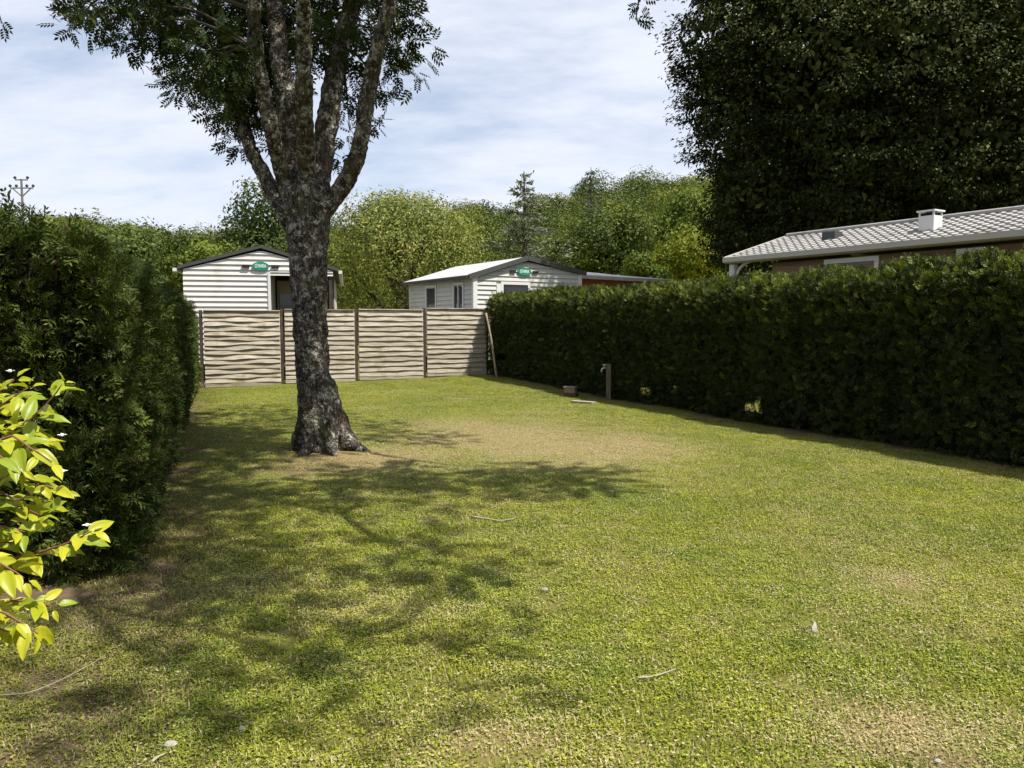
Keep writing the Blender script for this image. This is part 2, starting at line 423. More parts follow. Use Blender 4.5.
ng.interface.new_socket('Geometry', in_out='INPUT', socket_type='NodeSocketGeometry')
ng.interface.new_socket('Geometry', in_out='OUTPUT', socket_type='NodeSocketGeometry')
def gn(typ, **kw):
    nd = ng.nodes.new(typ)
    for a, b in kw.items(): setattr(nd, a, b)
    return nd
gi, gout = gn('NodeGroupInput'), gn('NodeGroupOutput')
def named(nm):
    nd = gn('GeometryNodeInputNamedAttribute', data_type='FLOAT'); nd.inputs['Name'].default_value = nm; return nd.outputs['Attribute']
sep = gn('GeometryNodeSeparateGeometry', domain='POINT'); cmp_ = gn('FunctionNodeCompare', data_type='FLOAT', operation='GREATER_THAN'); cmp_.inputs[1].default_value = .5
ng.links.new(named('spot'), cmp_.inputs[0]); ng.links.new(gi.outputs[0], sep.inputs[0]); ng.links.new(cmp_.outputs[0], sep.inputs['Selection'])
inst = gn('GeometryNodeInstanceOnPoints'); ng.links.new(sep.outputs[0], inst.inputs['Points']); ng.links.new(sep.outputs[1], inst.inputs['Instance'])
cr = gn('ShaderNodeCombineXYZ'); ng.links.new(named('turn'), cr.inputs[2]); 
er = gn('FunctionNodeEulerToRotation'); ng.links.new(cr.outputs[0], er.inputs[0]); ng.links.new(er.outputs[0], inst.inputs['Rotation'])
cs = gn('ShaderNodeCombineXYZ'); cs.inputs[0].default_value = 1; cs.inputs[1].default_value = 1; ng.links.new(named('tall'), cs.inputs[2]); ng.links.new(cs.outputs[0], inst.inputs['Scale'])
ng.links.new(inst.outputs[0], gout.inputs[0])
lawn.modifiers.new('spread', 'NODES').node_group = ng

# ------------------------------------------------------------------ hedges
FR = t_frond(); FRs = t_frond(5, .11, .45)
def hedge(name, label, P0, P1, thick, H, sidesign, mats, n_face, n_top, size, seed, endcap0=True, endcap1=True, holes=(), lump=.09, tips=.35, round_=.28, toptip=.5):
    """P0-P1 the foot of the lawn-side face; the hedge's body lies on the other side."""
    rs = np.random.default_rng(seed)
    root = empty(name, (P0[0], P0[1], 0)); tag(root, label, 'hedge')
    d = (P1 - P0); L = np.hypot(*d); d = d / L
    nrm = np.array([-d[1], d[0]]) * sidesign                 # points at the lawn
    prof = [(0.10, 0.02), (0.0, .5), (0.0, H - round_)]
    for a in np.linspace(0, math.pi / 2, 5)[1:]: prof.append((round_ - round_ * math.cos(a), H - round_ + round_ * math.sin(a)))
    for a in np.linspace(math.pi / 2, 0, 5): prof.append((thick - round_ + round_ * math.cos(a), H - round_ + round_ * math.sin(a)))
    prof += [(thick, .5), (thick - .1, .02)]
    prof = np.array(prof); seg = np.r_[0, np.cumsum(np.hypot(*np.diff(prof, axis=0).T))]; LP = seg[-1]
    def surf(s_, t, inset=0.0):
        w = np.interp(t, seg, prof[:, 0]); z = np.interp(t, seg, prof[:, 1])
        e = .02; w1, z1 = np.interp(t + e, seg, prof[:, 0]), np.interp(t + e, seg, prof[:, 1]); w0, z0 = np.interp(t - e, seg, prof[:, 0]), np.interp(t - e, seg, prof[:, 1])
        tw, tz = w1 - w0, z1 - z0; l = np.hypot(tw, tz) + 1e-9; nw, nz = -tz / l, tw / l
        lumps = lump * vnoise(s_ * 1.4 + seed, t * 1.1) + lump * .7 * vnoise(s_ * 3.7, t * 3.1 + seed) + lump * .35 * vnoise(s_ * 9, t * 8 + seed)
        lumps = lumps + .05 * np.sin(s_ * 7.3) * (z > H - .3)
        off = lumps - inset
        w = w + nw * off; z = np.maximum(z + nz * off, 0.02)
        x = P0[0] + d[0] * s_ - nrm[0] * w; y = P0[1] + d[1] * s_ - nrm[1] * w
        N = np.stack([-nrm[0] * nw, -nrm[1] * nw, nz], -1)
        return np.stack([x, y, z + gz(x, y)], -1), N
    # inner body: near-black core, the shade between the sprays put into its colour
    ns, nt = int(L / .14), int(LP / .14)
    s_, t = np.meshgrid(np.linspace(.06, L - .06, ns), np.linspace(0, LP, nt), indexing='ij')
    pv, _ = surf(s_, t, .10)
    idx = np.arange(ns * nt).reshape(ns, nt)
    F = np.stack([idx[:-1, :-1], idx[1:, :-1], idx[1:, 1:], idx[:-1, 1:]], -1).reshape(-1, 4)
    cen = pv.reshape(-1, 3)[F].mean(1)
    hm = np.zeros(len(cen), bool)
    def in_holes(p, f=1.0):
        u, v = proj(p); r_ = np.zeros(u.shape, bool)
        for (hu, hv, ru, rv) in holes: r_ |= ((u - hu) / (ru * f)) ** 2 + ((v - hv) / (rv * f)) ** 2 < 1
        return r_
    if holes: hm = in_holes(cen, 1.1)
    caps = []
    for row, fl in ((0, 1), (ns - 1, -1)):
        ring = idx[row]; half = nt // 2
        for j in range(half - 1 if nt % 2 else half):
            a, b, c_, e_ = ring[j], ring[j + 1], ring[nt - 2 - j], ring[nt - 1 - j]
            if b < c_ or True: caps.append((a, b, c_, e_))
    F = np.vstack([F[~hm], np.array(caps)])
    part = link('shade_core', fast_mesh('shade_core', pv.reshape(-1, 3), F), m_core, root)
    part.matrix_parent_inverse = Matrix.Translation((-P0[0], -P0[1], 0))
    # sprays
    def spray(n, t0, t1, msize, up, tmpl, jit=.6, fn=None):
        s0 = rs.uniform(0, L, n); t_ = rs.uniform(t0, t1, n)
        if fn is not None: s0, t_ = fn(s0, t_)
        p, N = surf(s0, t_, 0.0)
        p = p - N * rs.uniform(-.02, .10, len(p))[:, None]
        D = N * .55 + rs.normal(size=(len(p), 3)) * jit; D[:, 2] += up
        ok = np.ones(len(p), bool)
        if holes: ok = ~in_holes(p, .75)
        p = p[ok]; D = D[ok]
        return scatter(*tmpl, p, frames(D), rs.uniform(.6, 1.25, len(p)) * msize)
    tA = seg[2]; tB = seg[7]; tMid = LP / 2
    parts = [spray(n_face, 0, tA, size, .25, FR), spray(int(n_face * .25), tA - .1, tB + .2, size, .3, FR), spray(n_top, seg[6], LP - H + .2, size, .5, FRs)]
    parts.append(spray(int(n_face * .22), LP - H, LP, size * 1.3, .25, FRs))
    for e0, fl in ((endcap0, 0), (endcap1, 1)):
        if not e0: continue
        n = int(thick * H * n_face / (L * H) * 1.2)
        w = rs.uniform(0, thick, n); z = rs.uniform(.02, H, n); sgn = -1 if fl == 0 else 1
        s0 = (0 if fl == 0 else L) + sgn * (lump * vnoise(w * 1.5 + seed, z * 1.4) + lump * .7 * vnoise(w * 4, z * 4)) - sgn * rs.uniform(-.02, .1, n)
        x = P0[0] + d[0] * s0 - nrm[0] * w; y = P0[1] + d[1] * s0 - nrm[1] * w
        D = np.array([d[0] * sgn, d[1] * sgn, 0]) * .55 + rs.normal(size=(n, 3)) * .6; D[:, 2] += .25
        parts.append(scatter(*FR, np.stack([x, y, z], -1), frames(D), rs.uniform(.6, 1.25, n) * size))
    V, F = join(parts)
    o = link('foliage', fast_mesh('foliage', V, F), mats[0], root); o.matrix_parent_inverse = part.matrix_parent_inverse.copy()
    # fresh lighter shoots, mostly along the top, with sunlight there added to their colour
    nt_ = int(n_top * tips)
    parts = [spray(nt_, tB - .55, LP - H + .1, size * .95, 1.0, FRs, .5), spray(int(nt_ * .45 * toptip * 2), tA - .5, tB, size * .9, .6, FRs), spray(int(nt_ * .12), .2, tA, size * .9, .4, FRs)]
    V, F = join(parts)
    o = link('new_shoots', fast_mesh('new_shoots', V, F), mats[1], root); o.matrix_parent_inverse = part.matrix_parent_inverse.copy()
    return root
hedge('hedge', 'dark trimmed conifer hedge along the left side of the lawn behind the yellow-green shrub', LH0, LH1, 1.7, 2.13, -1, (m_cyp, m_tip), 34000, 5500, .14, 11, lump=.09, tips=.35, round_=.35, toptip=.35)
hedge('hedge', 'long squared-off dark hedge on the right side of the lawn in deep shade', RH0, RH1, 1.15, 2.30, 1, (m_cyp2, m_tip), 30000, 12000, .13, 23,
      holes=[(503, 358, 9, 5), (646, 390, 6, 5), (675, 390, 5, 4), (754, 405, 11, 5), (520, 343, 2.5, 2.5)], tips=.8, round_=.16, lump=.07, toptip=1.2)

# ------------------------------------------------------------------ fence
m_fw = wood('weathered_grey_fence_wood', (.25, .215, .165), (.45, .405, .33), (1.2, 14, 14), dark=(.22, .18, .115))
m_fp = wood('brown_fence_post_wood', (.035, .026, .02), (.085, .06, .042), (12, 12, 1.2))
fence = empty('fence', (A_F[0], A_F[1], float(gz(*A_F))), math.atan2(B_F[1] - A_F[1], B_F[0] - A_F[0]))
tag(fence, 'weathered pale wooden fence of wavy overlapping horizontal slats at the end of the lawn', 'fence')
FL = float(np.hypot(*(B_F - A_F))); pw = FL / 4; zB = float(gz(*B_F)) - float(gz(*A_F))
for i in range(5):
    mb = MB(); x = i * pw if i < 4 else FL - .02
    zb = zB * i / 4
    mb.box(x - .04, x + .04, .02, .10, zb - .1, zb + (2.0 if i else 1.98))
    mb.build('post', m_fp, fence)
for i in range(4):
    mb = MB(); x0 = i * pw + .06; x1 = (i + 1) * pw - .06; zb = zB * (i + .5) / 4 + [.0, .01, .0, .02][i]; nb = [15, 14, 13, 13][i]; ht = 1.93; pitch = (ht - .1) / nb
    amp = [.010, .005, .004, .004][i]
    for b in range(nb):
        z0 = zb + .10 + b * pitch; m = 26; vs = []; ph = random.uniform(-.9, .9); sg = 1 if b % 2 else -1; wv = random.uniform(.5, 1.2)
        for j in range(m + 1):
            q = j / m; x = x0 + (x1 - x0) * q
            weave = sg * amp * math.sin(q * math.pi * 3 + ph)
            ph2 = b * 2.1 + i; dz = (.013 if i == 0 else .006) * math.sin(q * (4 + (b * 7 % 5)) + ph2) * wv + .006 * math.sin(q * 17 + b * 2.3) + random.uniform(-.002, .002)
            dz += amp * .5 * math.sin(q * math.pi * 3 + ph + b * .35) * (1 if i == 0 else .5)
            yb = -.038 + weave; yt = .006 + weave * .6
            vs += [(x, yb, z0 + dz), (x, yb + .011, z0 + dz), (x, yt + .011, z0 + pitch + .035 + dz * .6), (x, yt, z0 + pitch + .035 + dz * .6)]
        fs = []
        for j in range(m):
            for e in range(4): a = j * 4 + e; c_ = j * 4 + (e + 1) % 4; fs.append((a, a + 4, c_ + 4, c_))
        fs += [(0, 1, 2, 3), (m*4+3, m*4+2, m*4+1, m*4)]
        mb.add(vs, fs)
    mb.box(x0, x1, -.055, .035, zb + ht + .02, zb + ht + .045)     # cap strip
    mb.box(x0, x1, -.028, .02, zb + .0, zb + .095)                 # bottom board
    for q in (.02, .5, .98): mb.box(x0 + (x1-x0)*q - .022, x0 + (x1-x0)*q + .022, .022 + amp, .05 + amp, zb + .02, zb + ht)
    mb.build('slat_panel', m_fw, fence)
    if i == 0: pass
# odd stake at the far left, and the pole leaning at the right end
mb = MB(); a = G(199, 388); mb.tube([(0, 0, -.1), (.01, 0, 1.0), (-.02, .0, 2.0)], [.035, .033, .028], 8, .1)
o = mb.build('stake', m_fp, smooth=True); o.location = a - np.array([.03, .25, 0]); tag(o, 'thin brown stake standing at the left end of the wooden fence by the hedge', 'stake')
a = G(497, 379); b = P(486, 313, a[1] + .25)
mb = MB(); mb.tube([(0, 0, -.05), (b - a) * .5 + np.array([.02, 0, 0]), b - a], [.035, .032, .028], 8, .12)
o = mb.build('leaning_pole', wood('grey_pole_wood', (.16, .12, .09), (.36, .29, .22), (12, 12, 1.2)), smooth=True); o.location = a
tag(o, 'bare wooden pole leaning between the fence end and the dark hedge', 'pole')

# ------------------------------------------------------------------ buildings
m_clad = plain('white_cladding', (.56, .54, .51), .45, .35, .06, 2, dirt=(.42, .40, .36))
m_clad2 = plain('off_white_cladding', (.46, .465, .43), .5, .35, .06, 2, dirt=(.36, .36, .32))
m_trim = plain('white_trim', (.60, .60, .58), .4, .4, .03, 2)
m_roofd = plain('dark_roof_edge', (.055, .055, .055), .6, .3, .3, 4)
m_roofl = plain('pale_grey_roofing', (.36, .36, .36), .7, .25, .12, 3, dirt=(.26, .26, .25))
m_glass, k = newmat('window_glass'); out(k, bsdf(k, (.02, .022, .025), .08, .6))
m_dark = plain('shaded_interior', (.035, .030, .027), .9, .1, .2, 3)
m_beige = plain('beige_panel', (.30, .25, .15), .6, .3, .1, 3)
m_brown = wood('brown_cladding', (.16, .11, .058), (.26, .185, .10), (.6, 10, 10))
m_green = plain('green_sign_enamel', (.012, .21, .13), .35, .4, .05, 3)
m_white = plain('white_lettering', (.85, .88, .85), .4, .4, .02, 3)
m_blk = plain('black_fitting', (.02, .02, .02), .5, .3, .1, 4)

def rows(mb, z0, z1, ext, pitch=.18, lip=.032, holes=(), y0=0.0):
    """weatherboards on the wall y=0 facing -y; ext(z) gives the left and right end at height z"""
    z = z0
    while z < z1 - .01:
        zt = min(z + pitch, z1); zm = (z + zt) / 2
        cuts = [(hx0, hx1) for (hx0, hx1, hz0, hz1) in holes if hz0 < zm < hz1]
        a0, a1 = ext(z); b0, b1 = ext(zt)
        if b1 - b0 < .02: b0, b1 = (a0 + a1) / 2 - .01, (a0 + a1) / 2 + .01
        segs = [(a0, a1, b0, b1)]
        for (c0, c1) in cuts:
            ns = []
            for (p0, p1, q0, q1) in segs:
                if c1 <= p0 or c0 >= p1: ns.append((p0, p1, q0, q1)); continue
                if c0 > p0 + .02: ns.append((p0, c0, q0, c0))
                if c1 < p1 - .02: ns.append((c1, p1, c1, q1))
            segs = ns
        for (p0, p1, q0, q1) in segs:
            mb.add([(p0, y0 - lip, z), (p1, y0 - lip, z), (q1, y0 - .002, zt), (q0, y0 - .002, zt), (p0, y0 + .03, z), (p1, y0 + .03, z)],
                   [(0, 1, 2, 3), (0, 4, 5, 1), (0, 3, 4), (1, 5, 2)])
        z = zt
def text_mesh(txt, size, depth):
    cu = bpy.data.curves.new('t', 'FONT'); cu.body = txt; cu.size = size; cu.extrude = depth; cu.align_x = 'CENTER'; cu.align_y = 'CENTER'
    o = bpy.data.objects.new('t', cu); C.objects.link(o)
    dg = bpy.context.evaluated_depsgraph_get(); me = bpy.data.meshes.new_from_object(o.evaluated_get(dg))
    bpy.data.objects.remove(o); bpy.data.curves.remove(cu); me.materials.clear(); return me
def sign(root, x, z, w, h, txt):
    mb = MB(); n = 28
    front = [(x + w/2*math.cos(2*math.pi*i/n), -.075, z + h/2*math.sin(2*math.pi*i/n)) for i in range(n)]
    back = [(p[0], -.035, p[2]) for p in front]
    mb.add(front + back, [tuple(range(n - 1, -1, -1)), tuple(range(n, 2*n))] + [(i, (i+1) % n, n + (i+1) % n, n + i) for i in range(n)])
    s_ = mb.build('sign', m_green, root)
    me = text_mesh(txt, h * .62, .004)
    t = link('lettering', me, m_white, s_); t.rotation_euler = (R(90), 0, 0); t.location = (x, -.078, z); t.scale = (w / (h * 3.4), 1, 1)
    for dx in (-1, 1):
        mb = MB(); mb.box(x + dx*(w/2 + .17) - .10, x + dx*(w/2 + .17) + .10, -.085, -.03, z - .035, z + .035); mb.build('vent', m_blk, root)
def window(root, x0, x1, z0, z1, y=0.0, fr=.07, proud=.05, mull=False, face=0, frame_m=None):
    """window in the wall y=0 (face 0) or x=const (face 1: along y)"""
    def T(a, b, c): return (a, b, c) if face == 0 else (b + y, a, c)
    mb = MB(); f0 = -proud
    for (a0, a1, c0, c1) in ((x0-fr, x1+fr, z1, z1+fr), (x0-fr, x1+fr, z0-fr, z0), (x0-fr, x0, z0, z1), (x1, x1+fr, z0, z1)) + (((((x0+x1)/2-.02), ((x0+x1)/2+.02), z0, z1),) if mull else ()):
        pts_ = [T(a0, f0, c0), T(a1, f0, c0), T(a1, .03, c0), T(a0, .03, c0), T(a0, f0, c1), T(a1, f0, c1), T(a1, .03, c1), T(a0, .03, c1)]
        mb.add(pts_, [(0,3,2,1),(4,5,6,7),(0,1,5,4),(1,2,6,5),(2,3,7,6),(3,0,4,7)])
    w = mb.build('window', frame_m or m_trim, root)
    mb = MB(); mb.quad(T(x0, -.012, z0), T(x1, -.012, z0), T(x1, -.012, z1), T(x0, -.012, z1)); mb.build('pane', m_glass, w)

# home A, front wall nearly square to the camera
a = P(183, 274, 21.8); b = P(333, 274, 22.65)
homeA = empty('mobile_home', (a[0], a[1], 0), math.atan2(b[1] - a[1], b[0] - a[0]))
tag(homeA, 'white weatherboarded holiday home with a dark open porch behind the tree trunk', 'mobile home', 'holiday homes beyond the fence')
W, LEN = float(np.hypot(*(b - a)[:2])), 7.5
xr, zr, ze = (260 - 183) / 150 * W, 3.78, 3.16
def extA(z):
    if z <= ze: return (0, W)
    f = min(1, (z - ze) / (zr - .06 - ze)); return (xr * f, W - (W - xr) * f)
xo = (268.5 - 183) / 150 * W                         # the porch opening starts here
mb = MB(); rows(mb, .5, zr - .08, extA, .148, .040, holes=[(xo, W + 1, 0, 3.08)]); mb.build('wall', m_clad, homeA)
mb = MB()
mb.add([(0.03, .03, .5), (xo, .03, .5), (xo, .03, 3.10), (W, .03, 3.10), (W, .03, ze), (xr, .03, zr - .08), (.03, .03, ze)], [(0, 1, 2, 3, 4, 5, 6)])
mb.box(0, .04, .03, LEN, .5, ze); mb.box(W - .04, W, 1.6, LEN, .5, ze); mb.box(0, W, LEN, LEN + .04, .5, ze); mb.box(xo - .04, xo, .03, 1.6, .5, 3.10)
mb.build('side_wall', m_clad, homeA)
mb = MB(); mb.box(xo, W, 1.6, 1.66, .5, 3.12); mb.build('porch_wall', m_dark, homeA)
mb = MB(); mb.box(xo, W, .06, 1.6, 3.10, 3.14); mb.build('porch_ceiling', m_beige, homeA)
mb = MB(); mb.box(xo, W + .1, -.05, 1.6, .40, .5); mb.build('porch_floor', m_brown, homeA)
mb = MB(); mb.box(xo - .06, xo + .015, -.055, .02, .5, 3.10); mb.box(xo, W, -.05, .0, 3.10, 3.13); mb.build('corner_trim', m_trim, homeA)
mb = MB(); mb.box(xo + .06, xo + 1.02, 1.53, 1.60, .5, 2.95); mb.box(xo + .78, xo + 1.0, 1.49, 1.53, .5, 2.97)
mb.build('door_frame', m_beige, homeA)
mb = MB(); mb.box(xo + .12, xo + .76, 1.50, 1.53, 1.2, 2.55); mb.build('pane', m_glass, homeA)
mb = MB(); mb.box(W - .12, W - .02, .0, .10, .5, 3.10); mb.box(W - .50, W - .42, .9, .98, .5, 3.10); mb.build('porch_post', m_fp, homeA)
mb = MB()
ov, th = .07, .09
for (xa, za, xb, zb_) in ((-.14, ze + .0, xr, zr), (xr, zr, W + .16, ze - .01)):
    mb.add([(xa, -ov, za), (xb, -ov, zb_), (xb, LEN + ov, zb_), (xa, LEN + ov, za), (xa, -ov, za + th), (xb, -ov, zb_ + th), (xb, LEN + ov, zb_ + th), (xa, LEN + ov, za + th)],
           [(0,3,2,1),(4,5,6,7),(0,1,5,4),(1,2,6,5),(2,3,7,6),(3,0,4,7)])
mb.build('roof', m_roofd, homeA)
mb = MB(); mb.bar((-.2, -.1, ze - .02), (-.2, LEN, ze - .02), .1, .09); mb.bar((W + .21, -.1, ze - .03), (W + .21, LEN, ze - .03), .1, .09); mb.build('gutter', m_trim, homeA)
sign(homeA, (259.5 - 183) / 150 * W, 3.27, .46, .25, "O'HARA")
mb = MB(); mb.box(.1, W - .1, .1, LEN - .1, .05, .5); mb.build('base', m_dark, homeA)

# home B: its corner at u=474 points at the camera
a = P(474, 277.5, 24.4); fa = math.atan2(.52, .85)
homeB = empty('mobile_home', (a[0], a[1], 0), fa)
tag(homeB, 'pale grey clad holiday home with grey roof showing its gable and side above the fence', 'mobile home', 'holiday homes beyond the fence')
W, LEN = 4.1, 4.95
eL, eR, xr, zr = 3.08, 3.33, 1.95, 3.72
def extB(z):
    l = 0 if z <= eL else xr * min(1, (z - eL) / (zr - .06 - eL)); r_ = W if z <= eR else W - (W - xr) * min(1, (z - eR) / (zr - .06 - eR))
    return (l, r_)
wx0, wx1, wz1 = .98, 2.05, 2.97
mb = MB(); rows(mb, .5, zr - .08, extB, .148, .038, holes=[(wx0, wx1, 1.9, wz1), (.08 + .72, wx0, 1.9, wz1)]); 
mb.add([(0.03, .03, .5), (W - .03, .03, .5), (W - .03, .03, eR), (xr, .03, zr - .08), (.03, .03, eL)], [(0, 1, 2, 3, 4)]); mb.box(W - .04, W, .04, LEN, .5, eR); mb.box(0, W, LEN, LEN + .04, .5, eL)
mb.build('wall', m_clad2, homeB)
# left side wall with its own boards
mb2 = MB(); rows(mb2, .5, eL, lambda z: (0, LEN), .148, .030, holes=[(.0 + 1.55, 2.25, 2.1, 2.9), (3.65, 4.25, 2.1, 2.9)])
mb = MB(); mb.v = [(v[1], LEN - v[0], v[2]) for v in mb2.v]; mb.f = [tuple(reversed(f)) for f in mb2.f]
mb.add([(.03, .03, .5), (.03, LEN, .5), (.03, LEN, eL), (.03, .03, eL)], [(3, 2, 1, 0)])
mb.build('side_wall', m_clad2, homeB)
def flip_window(y0, y1, z0, z1, mull=False):
    mbw = MB(); fr = .07
    for (a0, a1, c0, c1) in [(y0-fr, y1+fr, z1, z1+fr), (y0-fr, y1+fr, z0-fr, z0), (y0-fr, y0, z0, z1), (y1, y1+fr, z0, z1)] + ([((y0+y1)/2-.02, (y0+y1)/2+.02, z0, z1)] if mull else []):
        mbw.box(-.055, .02, a0, a1, c0, c1)
    w = mbw.build('window', m_trim, homeB)
    mbw = MB(); mbw.box(-.012, .02, y0, y1, z0, z1); mbw.build('pane', m_glass, w)
flip_window(LEN - 4.25, LEN - 3.65, 2.1, 2.9, True); flip_window(LEN - 2.25, LEN - 1.55, 2.1, 2.9)
window(homeB, wx0 + .07, wx1 - .07, 1.95, wz1 - .07, fr=.09)
mb = MB(); mb.box(.80, .96, -.045, .0, 1.9, 2.92); mb.build('shutter', m_trim, homeB)
mb = MB(); mb.box(-.06, .09, -.06, .05, .5, eL + .02); mb.build('corner_trim', m_trim, homeB)
mb = MB(); mb.box(W - .09, W + .05, -.055, .05, .5, eR); mb.build('corner_trim', m_trim, homeB)
mb = MB(); ov = .09; th = .10
for (xa, za, xb, zb_) in ((-.22, eL - .02, xr, zr), (xr, zr, W + .16, eR - .02)):
    mb.add([(xa, -ov, za), (xb, -ov, zb_), (xb, LEN + ov, zb_), (xa, LEN + ov, za), (xa, -ov, za + th), (xb, -ov, zb_ + th), (xb, LEN + ov, zb_ + th), (xa, LEN + ov, za + th)],
           [(0,3,2,1),(4,5,6,7),(0,1,5,4),(1,2,6,5),(2,3,7,6),(3,0,4,7)])
mb.build('roof', m_roofl, homeB)
mb = MB(); mb.bar((-.24, -ov - .02, eL + .02), (xr, -ov - .02, zr + .05), .04, .15); mb.bar((xr, -ov - .02, zr + .05), (W + .2, -ov - .02, eR + .02), .04, .15); mb.bar((-.27, -ov, eL + .02), (-.27, LEN + ov, eL + .02), .08, .09)
mb.build('fascia', m_roofd, homeB)
sign(homeB, 1.83, 3.33, .52, .24, "O'HARA")
mb = MB(); mb.box(.1, W - .1, .1, LEN - .1, .05, .5); mb.build('base', m_dark, homeB)

# home C: low pale roof over a reddish wall behind home B
a = P(577, 277, 27.5); b = P(666, 281, 30.5)
homeC = empty('mobile_home', (a[0], a[1], 0), math.atan2(b[1] - a[1], b[0] - a[0]))
tag(homeC, 'low home with pale roof and rust-brown wall partly hidden by the hedge top', 'mobile home', 'holiday homes beyond the fence')
W = float(np.hypot(*(b - a)[:2])); h = float(a[2])
mb = MB(); rows(mb, .4, h - .05, lambda z: (0, W - .3), .16, .02); mb.box(0, W - .3, .03, 2.4, .4, h - .05); mb.build('wall', plain('rust_brown_wall', (.30, .10, .045), .7, .2, .2, 3), homeC)
mb = MB()
mb.add([(-.25, -.3, h), (W, -.3, h), (W - 1.0, 1.6, h + .22), (-.35, 1.6, h + .36), (-.3, 3.2, h), (W, 3.2, h), (-.25, -.3, h + .07), (W, -.3, h + .07), (W - 1.0, 1.6, h + .29), (-.35, 1.6, h + .43), (-.3, 3.2, h + .07), (W, 3.2, h + .07)],
       [(0,1,7,6),(6,7,8,9),(9,8,11,10),(1,2,8,7),(2,5,11,8),(5,4,10,11),(0,6,9,3),(3,9,10,4),(1,0,3,2),(2,3,4,5)])
mb.build('roof', plain('pale_roof_sheet', (.50, .49, .46), .6, .3, .12, 3), homeC)
mb = MB(); mb.bar((-.3, -.33, h - .02), (W, -.33, h - .02), .05, .10); mb.build('fascia', m_roofl, homeC)

# home D: long tiled roof above the right hedge
E0 = np.array([8.4, 12.75]); ax = unit(np.array([-.533, .846])); pr = np.array([ax[1], -ax[0]])
E0 = E0 + pr * .26
T0, T1 = -3.2, 6.38
o0 = E0 + ax * T1
homeD = empty('mobile_home', (o0[0], o0[1], 0), math.atan2(-ax[1], -ax[0]))   # local +x runs towards the camera, local +y = away from the lawn
tag(homeD, 'brown clad home with long pale tiled roof and white chimney behind the right hedge', 'mobile home', 'holiday homes beyond the fence')
T1 = 6.38; LX = T1 - T0; HW = 1.84; zE, zR = 3.13, 3.74
m_tile = plain('grey_roof_tiles', (.26, .25, .24), .6, .3, .25, 3, dirt=(.16, .15, .14))
m_fas = plain('sand_fascia', (.42, .39, .33), .55, .3, .06, 2)
def tiles(y0, z0, y1, z1, sgn):
    nr = 10; tw = .19; nxp = int(LX / tw) * 6; V = []; F = []
    for r_ in range(nr):
        ya, za = y0 + (y1 - y0) * r_ / nr, z0 + (z1 - z0) * r_ / nr; yb, zb2 = y0 + (y1 - y0) * (r_ + 1.12) / nr, z0 + (z1 - z0) * (r_ + 1.12) / nr
        b = len(V)
        for j in range(nxp + 1):
            x = LX * j / nxp; ph = (j % 6) / 6 * 2 * math.pi + 0
            wv = .022 * max(0, math.sin(ph)) ** .8 if math.sin(ph) > 0 else 0
            sag = .012 * ((j // 6 + r_) % 2)
            V += [(x, ya - sag * sgn, za - .01), (x, ya - sag * sgn, za + .042 + wv), (x, yb, zb2 + .012 + wv)]
        for j in range(nxp):
            a = b + j * 3; F += [(a, a + 3, a + 4, a + 1), (a + 1, a + 4, a + 5, a + 2)]
    return V, F
mb = MB()
for args in ((-.28, zE - .02, HW, zR, 1), (2 * HW + .28, zE - .02, HW, zR, -1)):
    V, F = tiles(*args); mb.add(V, F)
mb.add([(0, -.26, zE - .06), (LX, -.26, zE - .06), (LX, HW, zR - .04), (0, HW, zR - .04), (0, 2*HW + .26, zE - .06), (LX, 2*HW + .26, zE - .06)], [(0, 1, 2, 3), (3, 2, 5, 4)])
mb.tube([(0, HW, zR + .055), (LX, HW, zR + .055)], [.055, .055], 8, sub=1)
mb.build('roof', m_tile, homeD)
mb = MB(); mb.box(-.06, LX, -.34, -.285, zE - .08, zE + .03); mb.box(-.06, LX, -.284, .0, zE - .10, zE - .065)
mb.bar((-.035, -.30, zE - .03), (-.035, HW, zR - .02), .05, .15); mb.bar((-.035, HW, zR - .02), (-.035, 2*HW + .3, zE - .03), .05, .15)
mb.build('fascia', m_fas, homeD)
mb = MB(); rows(mb, .5, zE - .16, lambda z: (1.1, LX), .2, .025, holes=[]); mb.box(1.1, LX, .03, 2*HW, .5, zE - .16)
mb.add([(1.1, .0, zE - .16), (1.1, 2*HW, zE - .16), (1.1, HW, zR - .1)], [(0, 1, 2)])
mb.build('wall', m_brown, homeD)
mb = MB(); mb.box(.02, .16, -.2, -.06, .4, zE - .13); mb.build('porch_post', m_trim, homeD)
mb = MB(); mb.tube([(.16, -.13, 2.62), (.24, -.13, 2.86), (.40, -.13, 2.99), (.62, -.13, 3.05)], [.03, .03, .03, .03], 6); mb.build('brace', m_trim, homeD)
def Dx(u):                           # local x on the wall line seen at column u
    q = (u - 512) / FPX; t = (E0[0] - q * E0[1]) / (q * ax[1] - ax[0]); return T1 - t
for (ua, ub) in ((826, 872), (958, 974)):
    xa, xb = Dx(ua), Dx(ub); window(homeD, xa, xb, 1.9, 2.86, fr=.09, proud=.04)
